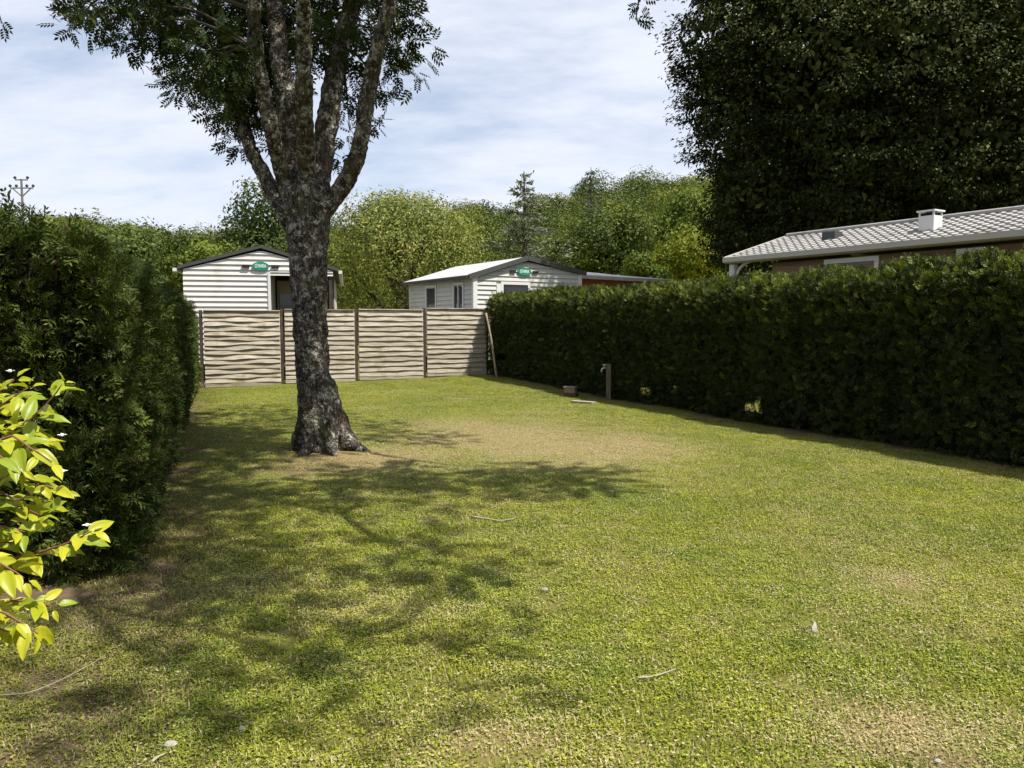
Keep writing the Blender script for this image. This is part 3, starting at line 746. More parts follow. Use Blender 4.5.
# roof fittings
def roof_pt(u, yl):
    q = (u - 512) / FPX; O = E0 + pr * yl; t = (O[0] - q * O[1]) / (q * ax[1] - ax[0]); return T1 - t
ch = empty('chimney', (0, 0, 0)); ch.parent = homeD
yl = .75; xc = roof_pt(925, yl); zc = zE + (zR - zE) * (yl + .28) / (HW + .28)
mb = MB(); mb.box(xc - .15, xc + .15, yl - .15, yl + .15, zc - .08, zc + .27); body = mb.build('chimney_stack', m_trim, ch)
mb = MB(); mb.box(xc - .18, xc + .18, yl - .18, yl + .18, zc + .345, zc + .375); mb.box(xc-.15, xc-.12, yl-.15, yl-.12, zc + .27, zc + .345); mb.box(xc+.12, xc+.15, yl-.15, yl-.12, zc + .27, zc + .345); mb.box(xc-.15, xc-.12, yl+.12, yl+.15, zc + .27, zc + .345); mb.box(xc+.12, xc+.15, yl+.12, yl+.15, zc + .27, zc + .345)
mb.build('chimney_cap', m_trim, ch)
mb = MB(); mb.box(xc-.1, xc+.1, yl-.1, yl+.1, zc + .27, zc + .33); mb.build('flue', m_dark, ch)
xc = roof_pt(828, .9); zc = zE + (zR - zE) * (1.18) / (HW + .28)
mb = MB(); mb.box(xc - .16, xc + .16, .78, 1.05, zc, zc + .16); mb.build('roof_vent', m_roofd, homeD)

# utility pole
a = P(27, 300, 45); top = P(27, 179, 45)[2]
up = empty('utility_pole', (a[0], 45, 0)); tag(up, 'bare power pole with two crossarms and insulators rising beyond the left hedge', 'utility pole')
mw = plain('grey_pole', (.13, .12, .11), .8, .2, .2, 3)
mb = MB(); mb.tube([(0, 0, 0), (0, 0, top)], [.10, .055], 10, sub=1); mb.build('pole', mw, up)
for (z, hw) in ((top, .36), (top - .46, .66)):
    mb = MB(); mb.bar((-hw, 0, z - .05), (hw, 0, z - .05), .055, .06); mb.build('crossarm', mw, up)
    for x in ((-hw, hw) if hw < .5 else (-hw, -.3, .3, hw)):
        mb = MB(); mb.tube([(x, 0, z), (x, 0, z + .05), (x, 0, z + .10), (x, 0, z + .16)], [.04, .085, .085, .03], 8, sub=1); mb.build('insulator', m_blk, up)
mb = MB(); mb.bar((-.55, 0, top - .5), (0, 0, top - 1.0), .05, .05); mb.bar((.55, 0, top - .5), (0, 0, top - 1.0), .05, .05); mb.build('brace', mw, up)

# ------------------------------------------------------------------ main tree
TB = np.array([-2.34, 9.5])
tree = empty('ash_tree', (TB[0], TB[1], float(gz(*TB)))); tag(tree, 'big lichen-covered tree with many upright limbs standing on the lawn', 'tree')
org = np.array([TB[0], TB[1], float(gz(*TB))])
def Q(u, v, dy=0.0): return P(u, v, 9.5 + dy) - org
mb = MB()
pxm = 9.5 / FPX
trunk = [(322, 466, 31), (322, 455, 28), (320, 441, 25), (317.5, 422, 21.5), (315, 400, 19.3), (313, 370, 18.6), (311, 340, 18.6), (310, 310, 19.3), (309, 280, 20.5), (308, 250, 22), (308, 225, 24), (307, 206, 26), (306, 188, 24)]
mb.tube([Q(u, v) for u, v, r_ in trunk], [r_ * pxm * .88 for _, _, r_ in trunk], 26, .02)
for ang, r0, l in ((190, .09, .42), (250, .09, .5), (300, .10, .55), (348, .12, .62), (25, .10, .5), (80, .10, .5), (140, .09, .45)):
    c, s_ = math.cos(R(ang)), math.sin(R(ang))
    mb.tube([(c*.08, s_*.08, .85), (c*.18, s_*.18, .42), (c*.30, s_*.30, .14), (c*l*.8, s_*l*.8, .0), (c*l*1.1, s_*l*1.1, -.09)], [r0 * .6, r0, r0 * .95, r0 * .6, r0 * .25], 10, .04)
limbs = [
 ([(290, 222), (274, 194), (262, 171), (251, 150), (243, 125), (236, 95), (228, 60), (216, 18), (200, -40), (170, -120)], [.13, .12, .11, .10, .10, .095, .09, .08, .07, .05], .25),
 ([(298, 215), (284, 180), (276, 150), (269, 120), (262, 85), (256, 50), (254, 10), (250, -60), (230, -150)], [.13, .12, .11, .11, .105, .10, .09, .08, .05], -.3),
 ([(303, 212), (294, 165), (290, 125), (284, 85), (279, 50), (275, 0), (272, -70), (262, -170), (255, -260)], [.18, .17, .165, .16, .15, .14, .12, .09, .05], .15),
 ([(309, 205), (307, 165), (305, 125), (304, 80), (304, 40), (303, 0), (305, -60), (300, -180)], [.16, .13, .12, .11, .10, .09, .08, .05], -.5),
 ([(315, 208), (321, 165), (327, 125), (334, 80), (341, 45), (352, 5), (365, -50), (385, -140), (395, -240)], [.18, .17, .165, .155, .145, .14, .12, .09, .05], .3),
 ([(322, 214), (338, 193), (352, 170), (361, 140), (366, 108), (372, 75), (380, 40), (390, 5), (405, -50), (450, -140)], [.14, .135, .13, .12, .115, .11, .11, .10, .09, .05], -.15)]
tips = []
for px, rd, dy in limbs:
    n = len(px); pl = [Q(u, v, dy * (i / (n - 1)) * 4 + .08 * math.sin(i * 1.7)) for i, (u, v) in enumerate(px)]
    mb.tube(pl, [q_ * .80 for q_ in rd], 14, .05); tips.append(pl)
# knots and stubs
for (u, v, r_) in ((296, 240, .08), (322, 205, .09), (286, 208, .1)):
    p = Q(u, v, -.18); mb.tube([p, p + np.array([0, -.06, .03])], [r_, r_ * .6], 8, .1, sub=1)
tips_w = [[p + org for p in pl] for pl in tips]
# secondary limbs spreading out above the picture
limb_nodes = [p for pl in tips_w for p in pl[4:]]
spread = []
for (x, y, z) in ((3.2, 6.6, 7.2), (1.8, 4.6, 7.0), (.5, 2.8, 6.6), (-5.6, 7.5, 6.9), (-3.2, 4.6, 7.2), (-6.2, 11.5, 7.4), (-1.6, 12.6, 8.2), (2.2, 10.4, 8.3), (-2.8, 8.6, 9.6), (-.4, 7.6, 9.6)):
    e = np.array([x, y, z]); st = min(limb_nodes, key=lambda p: np.linalg.norm(p - e) + (2.0 if p[2] < 5 else 0))
    mid = (st + e) / 2 + np.array([0, 0, .5]); pl = [st, st * .6 + mid * .4 + np.array([0, 0, .1]), mid, e]
    mb.tube([p - org for p in pl], [.075, .065, .05, .02], 8, .08); spread += [st, mid, (mid + e) / 2, e]
nodes = np.array(limb_nodes + spread)
tr = mb.build('trunk', m_bark, tree, smooth=True)
rm = tr.modifiers.new('fuse', 'REMESH'); rm.mode = 'VOXEL'; rm.voxel_size = .017; rm.use_smooth_shade = True
tx = bpy.data.textures.new('bark_relief', 'CLOUDS'); tx.noise_scale = .11; tx.noise_depth = 3
dm = tr.modifiers.new('relief', 'DISPLACE'); dm.texture = tx; dm.strength = .055; dm.mid_level = .5; dm.texture_coords = 'LOCAL'

# clusters: seen ones placed in the crown's visible underside, the others so that the crown shades the lawn as it does
cl = []
def addc(u, v, dy, r_, n): cl.append((P(u, v, 9.5 + dy), r_, n, .72))
vis = [  # u, v, radius px, leaves
 (85, 22, 22, 26), (110, 12, 26, 40), (135, 30, 24, 40), (150, 5, 28, 60), (172, 35, 26, 60), (185, 60, 24, 50), (200, 20, 34, 95), (215, 60, 30, 95), (190, 82, 18, 26), (222, 92, 26, 70), (230, 118, 20, 40), (240, 142, 12, 12),
 (245, 30, 34, 105), (250, 70, 34, 105), (255, 105, 26, 60), (170, -10, 34, 95), (215, -15, 36, 110), (262, -10, 36, 110), (295, 15, 32, 70), (320, -5, 34, 75), (300, 55, 28, 38), (320, 40, 24, 32), (270, 140, 16, 16), (285, 95, 22, 26),
 (350, 20, 30, 55), (375, -10, 30, 60), (398, 12, 16, 20), (392, 42, 16, 20), (398, 68, 12, 10), (384, 88, 13, 14), (350, 60, 16, 12), (348, 100, 14, 14), (352, 130, 12, 10), (345, 155, 9, 6), (395, -2, 18, 24), (120, -12, 26, 50), (90, -5, 20, 28), (65, 28, 8, 5), (375, 118, 10, 5)]
for (u, v, r_, n) in vis:
    for q in range(2 if n > 30 else 1):
        dy = (.3 + abs(rng.normal()) * .9) if (u > 225) else .35 + rng.normal() * .8; addc(u + rng.normal() * 4, v + rng.normal() * 4, dy, r_ * (9.5 + dy) / FPX, int(n * (.5 if n > 30 else 1) * (2.3 if u > 240 else 1.8)))
SH = [(225, 428, 75, 26, 14), (250, 452, 60, 12, 7), (165, 480, 35, 40, 9), (400, 432, 55, 7, 3), (440, 478, 130, 13, 9), (330, 500, 100, 16, 7), (540, 478, 45, 9, 3), (250, 575, 95, 26, 7), (180, 545, 50, 30, 6), (440, 563, 55, 10, 3),
      (250, 622, 65, 24, 2), (212, 680, 34, 22, 1), (345, 675, 70, 14, 2), (220, 505, 80, 16, 5), (300, 412, 50, 8, 3), (20, 692, 22, 8, 1)]
for (u, v, ru, rv, n) in SH:
    done = tries = 0
    while done < n and tries < 400:
        tries += 1
        a = rng.uniform(0, 6.283); q = math.sqrt(rng.uniform(0, 1)); g = G(u + ru * q * math.cos(a), v + rv * q * math.sin(a))
        h = rng.uniform(5.2, 9.0) if v < 520 else rng.uniform(4.6, 7.5)
        c_ = g + S / S[2] * h; pu, pv = proj(c_)
        r_ = rng.uniform(.38, .6)
        if c_[1] > .5 and 395 < pu < 640 and pv > -150: continue
        if c_[1] > .5 and pv > -r_ * FPX / c_[1] * 2.7 and not (130 < pu < 400 and pv < 60 and c_[1] > 8): continue
        if np.min(np.linalg.norm(nodes - c_, axis=1)) > 3.2: continue
        cl.append((c_, r_ * 1.3, int((60 if v < 500 else 30) * r_ / .5), 1.0)); done += 1
for q in range(34):                                   # the upper crown
    a = rng.uniform(0, 6.283); rr_ = math.sqrt(rng.uniform(0, 1)); c_ = np.array([-2.7 + 2.6 * rr_ * math.cos(a), 9.7 + 2.4 * rr_ * math.sin(a), rng.uniform(8.2, 10.8)])
    cl.append((c_, rng.uniform(.6, .9), 60, 1.0))
cl.append((P(640, 2, 6.4), .05, 5, .55)); cl.append((P(636, 18, 6.4), .06, 5, .5)); cl.append((P(650, -50, 6.4), .25, 24, .8)); cl.append((P(-30, -60, 7.5), .3, 40, .8)); cl.append((P(2, 24, 7.5), .04, 4, .5))
PN = t_pinnate(); pos_l, dir_l, tw, siz = [], [], MB(), []
for (c_, r_, n, fz) in cl:
    siz.append(np.full(n, fz))
    q = unit(rng.normal(size=(n, 3))) * (rng.random((n, 1)) ** .45) * r_ * np.array([1.15, 1.15, .8]); pos_l.append(c_ + q)
    D = q / r_ + rng.normal(size=(n, 3)) * .5; D[:, 2] -= .35; dir_l.append(D)
    nd_ = nodes if fz > .55 else np.array([P(-30, -60, 7.5), P(650, -50, 6.4)])
    st = nd_[np.argmin(np.linalg.norm(nd_ - c_, axis=1))]; ln = np.linalg.norm(c_ - st)
    if ln > .15:
        tw.tube([st - org, (st * .5 + c_ * .5 + np.array([0, 0, .12 * ln])) - org, c_ - org], [.012 + .008 * ln, .010 + .004 * ln, .005], 5, sub=3)
    for b in range(4 if n > 20 else 0):
        e = c_ + unit(rng.normal(size=3)) * r_ * .9; tw.tube([c_ - org, (c_ + e) / 2 - org + np.array([0, 0, .03]), e - org], [.006, .005, .002], 4, sub=1, cap=False)
pl_, dl_ = np.vstack(pos_l) - org, np.vstack(dir_l)
V, F = scatter(*PN, pl_, frames(dl_, np.tile([[0.05, .1, 1.0]], (len(dl_), 1)) + rng.normal(size=(len(dl_), 3)) * .6), rng.uniform(.2, .32, len(pl_)) * np.concatenate(siz))
link('crown', fast_mesh('crown', V, F), m_ash, tree)
tw.build('twigs', m_bark2, tree)
print('ash leaves', len(pl_))

# ------------------------------------------------------------------ other trees
LFa, LFb = t_leaf(.55), t_leaf(.42, .06)
def lobes_crown(lobes, n, size, tmpl, flat=1.0, shell=.55, rough=.25, seed=1, updir=.2, clump=0, cs=.2, nn=.5):
    rs = np.random.default_rng(seed); vol = np.array([l[3] * l[4] * l[5] for l in lobes]) ** .7; vol = vol / vol.sum(); parts = []
    for l, w in zip(lobes, vol):
        m = int(n * w) if not clump else int(n * w / clump); d = unit(rs.normal(size=(m, 3))); rad = shell + (1 - shell) * rs.random(m) ** .6
        rr = rad * (1 + rough * vnoise(d[:, 0] * 2.6 + l[0], d[:, 1] * 2.6 + l[1], d[:, 2] * 2.6 + seed) + rough * .7 * vnoise(d[:, 0] * 6 + l[0], d[:, 1] * 6, d[:, 2] * 6 + seed))
        p = np.array(l[:3]) + d * rr[:, None] * np.array(l[3:6])
        if clump:
            p = np.repeat(p, clump, 0) + rs.normal(size=(m * clump, 3)) * np.array([1.25, 1.25, .55]) * cs; d = np.repeat(d, clump, 0) ; m = m * clump
        ref = d + rs.normal(size=(m, 3)) * nn
        # leaf plane faces outwards: x along a tangent, z near the outward direction
        xax = np.cross(d, rs.normal(size=(m, 3))); xax = unit(xax) + d * .25 + rs.normal(size=(m, 3)) * .2
        if clump: xax = d * np.array([1, 1, .3]) + np.array([0, 0, -.45]) + rs.normal(size=(m, 3)) * .38; ref = np.array([0, 0, 1.0]) + d * .5 + rs.normal(size=(m, 3)) * .3
        y = unit(np.cross(ref, xax)); x = unit(xax); z = np.cross(x, y)
        parts.append(scatter(*tmpl, p, np.stack([x, y, z], 2), rs.uniform(.6, 1.3, m) * size))
    return join(parts)
def tree_thing(name, label, base, lobes, n, size, mat, trunk_r=.15, group=None, seed=1, tmpl=None, fork=True, rough=.25, shell=.5, clump=0, cs=.2, inner=0, cat='tree'):
    base = np.array([base[0], base[1], float(gz(base[0], base[1]))]); root = empty(name, base); tag(root, label, cat, group)
    lb = [(l[0] - base[0], l[1] - base[1], l[2] - base[2], *l[3:]) for l in lobes]
    V, F = lobes_crown(lb, n, size, tmpl or LFa, seed=seed, rough=rough, shell=shell, clump=clump, cs=cs)
    if inner: V, F = join([(V, F), lobes_crown([(*l[:3], l[3]*.78, l[4]*.78, l[5]*.78) for l in lb], inner, size * 1.7, LFa, seed=seed + 1, rough=.1, shell=.6)])
    V[:, 2] = np.maximum(V[:, 2], .05)
    link('crown', fast_mesh('crown', V, F), mat, root)
    mb = MB(); z1 = max(l[2] for l in lb)
    mb.tube([(0, 0, -.2), (.05, 0, z1 * .35), (-.05, .05, z1 * .7), (0, 0, z1)], [trunk_r * 1.2, trunk_r, trunk_r * .7, trunk_r * .35], 9)
    for l in lb: mb.tube([(0, 0, min(l[2] * .5, z1 * .5)), (l[0] * .5, l[1] * .5, l[2] * .75), (l[0], l[1], l[2] + l[5] * .4)], [trunk_r * .6, trunk_r * .4, trunk_r * .15], 6)
    mb.build('trunk', m_bark2, root)
    return root
def L(u, v, Y, ru, rv, ry=None):
    c = P(u, v, Y); s_ = Y / FPX; return (*c, ru * s_, (ry or ru) * s_, rv * s_)
GT = 'trees beyond the fence and hedges'
# the great dark tree at upper right
lb = []
for (u, v, Y, ru, rv) in ((733, 35, 24, 62, 75), (728, 112, 24, 48, 62), (762, 185, 24.5, 56, 50), (722, 78, 24, 36, 40), (820, 60, 23, 85, 90), (900, 40, 22.5, 95, 90), (980, 60, 22.5, 90, 90), (850, 150, 23.5, 85, 75), (930, 150, 23, 85, 70), (1010, 140, 22.5, 85, 75), (830, 220, 24.5, 85, 50), (930, 230, 24.5, 95, 55), (1030, 220, 24, 95, 60), (760, -50, 25, 80, 70), (850, -90, 25, 110, 90), (960, -80, 25, 120, 90), (1080, 40, 24, 100, 110), (1090, 170, 24, 100, 90), (742, 235, 26, 34, 35), (890, 120, 28, 150, 120), (1000, 60, 28, 150, 120), (800, 60, 28, 90, 110), (800, 180, 28, 85, 90)):
    lb.append(L(u, v, Y, ru, rv))
tree_thing('broadleaf_tree', 'huge dark dense tree towering behind the tiled home at the right', (P(890, 300, 25)[0], 25), lb, 290000, .125, m_beech, .5, seed=5, rough=.24, shell=.84, tmpl=t_leaf(.55, .15), clump=44, cs=.17, inner=100000)
# trees seen between and above the homes
tree_thing('willow_tree', 'broad pale olive-green bushy tree between the two white holiday homes', (P(400, 300, 36)[0], 36), [L(400, 262, 36, 70, 62), L(372, 240, 36, 45, 45), L(430, 240, 36.5, 50, 40), L(455, 270, 36, 32, 45), L(350, 280, 36, 30, 45), L(400, 215, 37, 42, 22), L(378, 208, 36.5, 18, 18), L(445, 222, 36, 20, 14), L(352, 222, 36, 16, 18)], 28000, .16, GREENS['pale'], .25, GT, 11, LFb, rough=.34)
tree_thing('slender_tree', 'feathery treetop rising just above the broad olive-green bushy tree', (P(408, 300, 40)[0], 40), [L(400, 205, 40, 26, 15), L(430, 206, 40, 18, 13), L(385, 210, 40, 14, 12), L(412, 225, 40, 42, 16)], 3800, .15, GREENS['mid'], .14, GT, 12, LFb, rough=.5, shell=.1)
tree_thing('bushy_tree', 'mid-green leafy tree behind the dark-edged roof just left of the big trunk', (P(255, 300, 34)[0], 34), [L(262, 215, 34, 32, 36), L(245, 242, 34, 32, 32), L(285, 240, 34, 36, 42), L(228, 262, 34.5, 30, 28), L(270, 270, 34, 60, 35)], 15000, .17, GREENS['mid'], .2, GT, 13, rough=.35)
tree_thing('bushy_tree', 'bright leafy bush low behind the left end of the white home roof', (P(208, 300, 31)[0], 31), [L(208, 262, 31, 26, 22), L(190, 275, 31, 26, 22), L(228, 275, 31, 24, 18)], 6000, .16, GREENS['lime'], .12, GT, 14, rough=.35)
tree_thing('bushy_tree', 'green bushy tree showing over the left hedge near the power pole', (P(95, 300, 30)[0], 30), [L(95, 252, 30, 50, 30), L(60, 250, 30, 34, 26), L(140, 262, 30, 34, 26)], 9000, .16, GREENS['mid'], .14, GT, 15, rough=.6)
tree_thing('bushy_tree', 'mid-green tree between the left hedge and the white home with dark porch', (P(160, 300, 38)[0], 38), [L(160, 255, 38, 38, 24), L(130, 248, 38, 30, 20), L(190, 250, 38, 26, 20)], 9000, .18, GREENS['mid'], .16, GT, 16, rough=.55)
tree_thing('broadleaf_tree', 'rounded light green tree on the slope left of the huge dark tree', (P(688, 300, 62)[0], 62), [L(690, 228, 62, 34, 34), L(665, 245, 62, 26, 28), L(712, 240, 62, 22, 30), L(690, 205, 62, 20, 14)], 14000, .28, GREENS['lime'], .3, GT, 17, rough=.3)
tree_thing('rounded_shrub', 'yellow-green rounded bush just behind the hedge left of the tiled roof', (P(692, 300, 48)[0], 48), [L(690, 258, 48, 34, 27), L(668, 268, 48, 20, 18), L(712, 262, 48, 18, 26)], 10000, .22, GREENS['gold'], .12, GT, 18, rough=.3)
tree_thing('rounded_shrub', 'small light green bush behind the pale low roof, left of the yellow-green bush', (P(640, 300, 36)[0], 36), [L(640, 268, 36, 16, 14), L(655, 276, 36, 16, 10)], 3000, .16, GREENS['lime'], .1, GT, 19, rough=.3)
tree_thing('broadleaf_tree', 'leafy green tree right behind the pale grey clad home gable', (P(600, 300, 52)[0], 52), [L(600, 248, 52, 36, 34), L(628, 240, 52, 28, 34), L(575, 258, 52, 24, 22)], 11000, .25, GREENS['mid'], .25, GT, 20, rough=.4)
tree_thing('broadleaf_tree', 'shadowy green tree at the left foot of the huge dark tree', (P(735, 300, 34)[0], 34), [L(738, 225, 34, 26, 45), L(730, 190, 34, 16, 30)], 6000, .2, GREENS['dark'], .2, GT, 21, rough=.4)
# conifers with tiers of boughs
def conifer(label, u, vtop, Y, wpx, n, mat, name='cedar_tree', droop=-.1, seed=1, vbot=300):
    rs = np.random.default_rng(seed); top = P(u, vtop, Y); H = top[2]; root = empty(name, (top[0], Y, 0)); tag(root, label, 'tree', GT)
    mb = MB(); mb.tube([(0, 0, -.2), (.05, 0, H * .5), (0, 0, H)], [.28, .16, .02], 8)
    pos_, D_ = [], []; z = 1.0; Rm = wpx * Y / FPX
    while z < H - .1:
        f = (H - z) / H; r_ = Rm * min(1, f ** .8 * 1.9) * (1 if z < H * .8 else .8) * rs.uniform(.7, 1.1)
        for b in range(rs.integers(4, 7)):
            a = rs.uniform(0, 6.283); l = r_ * rs.uniform(.6, 1.1) + .12; c_, s_ = math.cos(a), math.sin(a); e = np.array([c_ * l, s_ * l, z + l * rs.uniform(droop, droop + .35)])
            mb.tube([(0, 0, z), e * .5 + np.array([0, 0, z * .5 + .05]), e], [.05 * f + .02, .03 * f + .012, .008], 4, sub=2, cap=False)
            m = int(n * l); t = rs.uniform(.15, 1.05, m)[:, None]; p = np.array([0, 0, z]) * (1 - t) + e * t + rs.normal(size=(m, 3)) * np.array([.16, .16, .07]) * (l * .5 + .3); pos_.append(p)
            dd = np.array([c_, s_, .1]) + rs.normal(size=(m, 3)) * .6; D_.append(dd)
        z += rs.uniform(.28, .5) * (1 + f * .5)
    p = np.vstack(pos_); V, F = scatter(*t_leaf(.35, .05), p, frames(np.vstack(D_)), rs.uniform(.15, .32, len(p))); link('crown', fast_mesh('crown', V, F), mat, root); mb.build('trunk', m_bark2, root)
conifer('grey-green cedar with a thin spiky top behind the pale grey clad home', 524, 171, 46, 42, 42, GREENS['cedar'], seed=31)
conifer('tall thin-topped fir on the wooded slope between cedar and light green tree', 591, 167, 60, 20, 42, GREENS['cedar'], 'fir_tree', seed=32)
conifer('small green cedar low beside the taller grey-green cedar behind the pale home roof', 556, 232, 44, 30, 50, GREENS['mid'], seed=33)

# hill and its wood
def hz(x, y):
    x = np.asarray(x, float); y = np.asarray(y, float)
    u = x / np.maximum(y, 20) * FPX + 512
    ridge = np.interp(u, [-500, 0, 75, 130, 200, 300, 400, 455, 520, 600, 640, 700, 800, 1024, 1600], [86, 92, 100, 90, 82, 86, 96, 104, 112, 133, 142, 148, 155, 158, 150])
    dist = np.interp(u, [-500, 200, 420, 520, 1600], [240, 230, 200, 165, 150])
    top = ridge * dist / FPX + 1.6 - 5.0
    f = sstep(y, 55, 1) if False else np.clip((y - 62) / (dist - 62), 0, 1)
    return np.where(y < 62, -1.0, top * np.minimum(f ** 1.15, 1) + np.clip(y - dist, 0, 200) * .01) + 1.2 * vnoise(x / 18, y / 18) * np.clip(f, 0, 1)
hx, hy = np.meshgrid(np.linspace(-330, 420, 130), np.linspace(58, 420, 80))
hzv = hz(hx, hy); ii = (np.arange(79)[:, None] * 130 + np.arange(129)[None]).ravel()
hill = link('hill', fast_mesh('hill', np.stack([hx, hy, hzv], -1).reshape(-1, 3), np.stack([ii, ii + 1, ii + 131, ii + 130], 1)), plain('woodland_floor', (.035, .045, .015), .95, .1, .4, .1), smooth=True)
tag(hill, kind='structure')
rs = np.random.default_rng(77); parts = {'a': [], 'b': [], 'c': []}; cnt = 0; tints = []
cand = []
for Yr in np.arange(64, 262, 7.0):
    for xx in np.arange(-.82, .80, 7.2 / Yr):
        x = (xx + rs.uniform(-.5, .5) * 7.2 / Yr) * Yr; y = Yr + rs.uniform(-3.2, 3.2); cand.append((x, y))
for (x, y) in cand:
    u, v = proj((x, y, float(hz(x, y)) + 6))
    if u < -260 or u > 820: continue
    if u > 740 and rs.random() < .7: continue
    if y > float(np.interp(u, [0, 200, 420, 520], [240, 230, 205, 172])) + 14: continue
    r_ = rs.uniform(2.6, 5.2); h = rs.uniform(4.5, 8.5); z0 = float(hz(x, y)); key = rs.choice(['a', 'b', 'c'], p=[.45, .35, .2])
    n = int(2000 * (70 / y) ** .55); tall = rs.random() < .12
    lob = [(x, y, z0 + h * .6, r_ * (.6 if tall else 1), r_ * (.6 if tall else 1), h * (.75 if tall else .5))]
    for q in range(2): lob.append((x + rs.uniform(-.6, .6) * r_, y + rs.uniform(-.6, .6) * r_, z0 + h * rs.uniform(.5, .95), r_ * .6, r_ * .6, r_ * .5))
    V, F = lobes_crown(lob, n, .36 * (y / 110) ** .5, LFa, seed=int(rs.integers(1e6)), rough=.16, shell=.76, nn=.28)
    parts[key].append((V, F)); tints.append((key, len(V), rs.random())); cnt += 1
Vs, Fs, mi, b = [], [], [], 0
for i, key in enumerate('abc'):
    V, F = join(parts[key]); Vs.append(V); Fs.append(F + b); mi.append(np.full(len(F), i, np.int32)); b += len(V)
tv = np.concatenate([np.full(n_, t_) for key in 'abc' for (k_, n_, t_) in tints if k_ == key])
fo = fast_mesh('woodland', np.vstack(Vs), np.vstack(Fs), {'crown_tone': tv}); wood_m = []
for nm, ca, cb in (('woodland_green', (.050, .072, .014), (.115, .140, .028)), ('woodland_light_green', (.095, .120, .018), (.19, .205, .04)), ('woodland_deep_green', (.024, .042, .014), (.055, .08, .024))):
    m, k = newmat(nm); tn = k.node('ShaderNodeAttribute', attribute_name='crown_tone').outputs['Fac']; rn = k.node('ShaderNodeNewGeometry').outputs['Random Per Island']
    col = k.mix(k.math('ADD', k.math('MULTIPLY', tn, .6), k.math('MULTIPLY', rn, .4)), ca, cb)
    out(k, k.node('ShaderNodeMixShader', {0: .2, 1: bsdf(k, col, .7, .06), 2: k.node('ShaderNodeBsdfTranslucent', {'Color': col}).outputs[0]}).outputs[0]); wood_m.append(m)
for m in wood_m: fo.materials.append(m)
fo.polygons.foreach_set('material_index', np.concatenate(mi))
tag(link('woodland', fo), 'dense green broadleaf wood covering the hillside behind the homes', 'woodland', kind='stuff')
print('forest crowns', cnt)

# ------------------------------------------------------------------ golden shrub at lower left
root_p = np.array([-2.05, 2.05, 0.0]); sh = empty('dogwood_shrub', root_p); tag(sh, 'yellow-green leafed shrub with tiny white flowers at the lower left edge', 'shrub')
def big_leaf():
    nr, V, F = 7, [], []
    for i in range(nr + 1):
        t = i / nr; w = .25 * math.sin(math.pi * min(1, t ** .8)) ** .75 * (1 - .25 * t) if 0 < t < 1 else .004; z = -.30 * t * t + .05 * t
        rip = .02 * math.sin(i * 2.2)
        V += [(t, -w, z + .30 * w + rip), (t, -w * .5, z + .26 * w), (t, 0, z - .025), (t, w * .5, z + .26 * w), (t, w, z + .30 * w - rip)]
    for i in range(nr):
        for j in range(4): a = i * 5 + j; F.append((a, a + 1, a + 6, a + 5))
    return np.array(V), np.array(F)
BL = big_leaf(); st_mb = MB(); lp, ld, ls = [], [], []
brs = [([(-110, 640), (-60, 520), (-10, 450), (30, 420), (52, 398), (62, 384)], 1.85), ([(-110, 640), (-60, 520), (0, 440), (30, 448), (52, 462)], 1.75), ([(-110, 640), (-60, 560), (0, 480), (30, 480), (62, 492)], 1.8),
       ([(-110, 680), (-60, 600), (-5, 565), (40, 552), (70, 542), (92, 531)], 1.8), ([(-110, 700), (-60, 640), (0, 604), (30, 602), (52, 606)], 1.7), ([(-110, 640), (-60, 480), (-15, 420), (12, 398), (28, 388)], 1.95),
       ([(-110, 640), (-60, 520), (-5, 425), (25, 432), (44, 440)], 2.0), ([(-110, 640), (-60, 560), (-20, 500), (15, 505), (40, 515)], 1.9), ([(-110, 660), (-60, 580), (-20, 530), (10, 528), (25, 532)], 1.75), ([(-110, 640), (-60, 500), (-20, 450), (5, 460), (20, 468)], 1.7), ([(-110, 700), (-60, 660), (-10, 630), (10, 632)], 1.75), ([(-110, 640), (-80, 480), (-50, 400), (-30, 360)], 1.9), ([(-110, 640), (-60, 540), (-15, 470), (20, 452), (36, 420)], 1.88),
       ([(-110, 640), (-60, 500), (-20, 410), (0, 392), (14, 380)], 2.05), ([(-110, 640), (-60, 560), (-10, 495), (20, 500), (44, 478)], 2.05), ([(-110, 660), (-60, 590), (-10, 545), (20, 540), (46, 500)], 2.0), ([(-110, 660), (-60, 600), (-20, 560), (8, 568), (24, 578)], 1.65), ([(-110, 700), (-60, 650), (-10, 612), (20, 622), (38, 634)], 1.6)]
fl_pts = []
rsh = np.random.default_rng(41)
for q in range(26):                       # the rest of the bush, rising round its foot on the far side from the lawn
    a = rsh.uniform(R(75), R(290)); hgt = rsh.uniform(.9, 1.75); l = rsh.uniform(.25, .75); c_, s_ = math.cos(a), math.sin(a)
    brs.append(([np.array([-2.05 + c_ * .06, 2.05 + s_ * .06, hgt * .35]), np.array([-2.05 + c_ * l * .5, 2.05 + s_ * l * .5, hgt * .8]), np.array([-2.05 + c_ * l, 2.05 + s_ * l, hgt])], None))
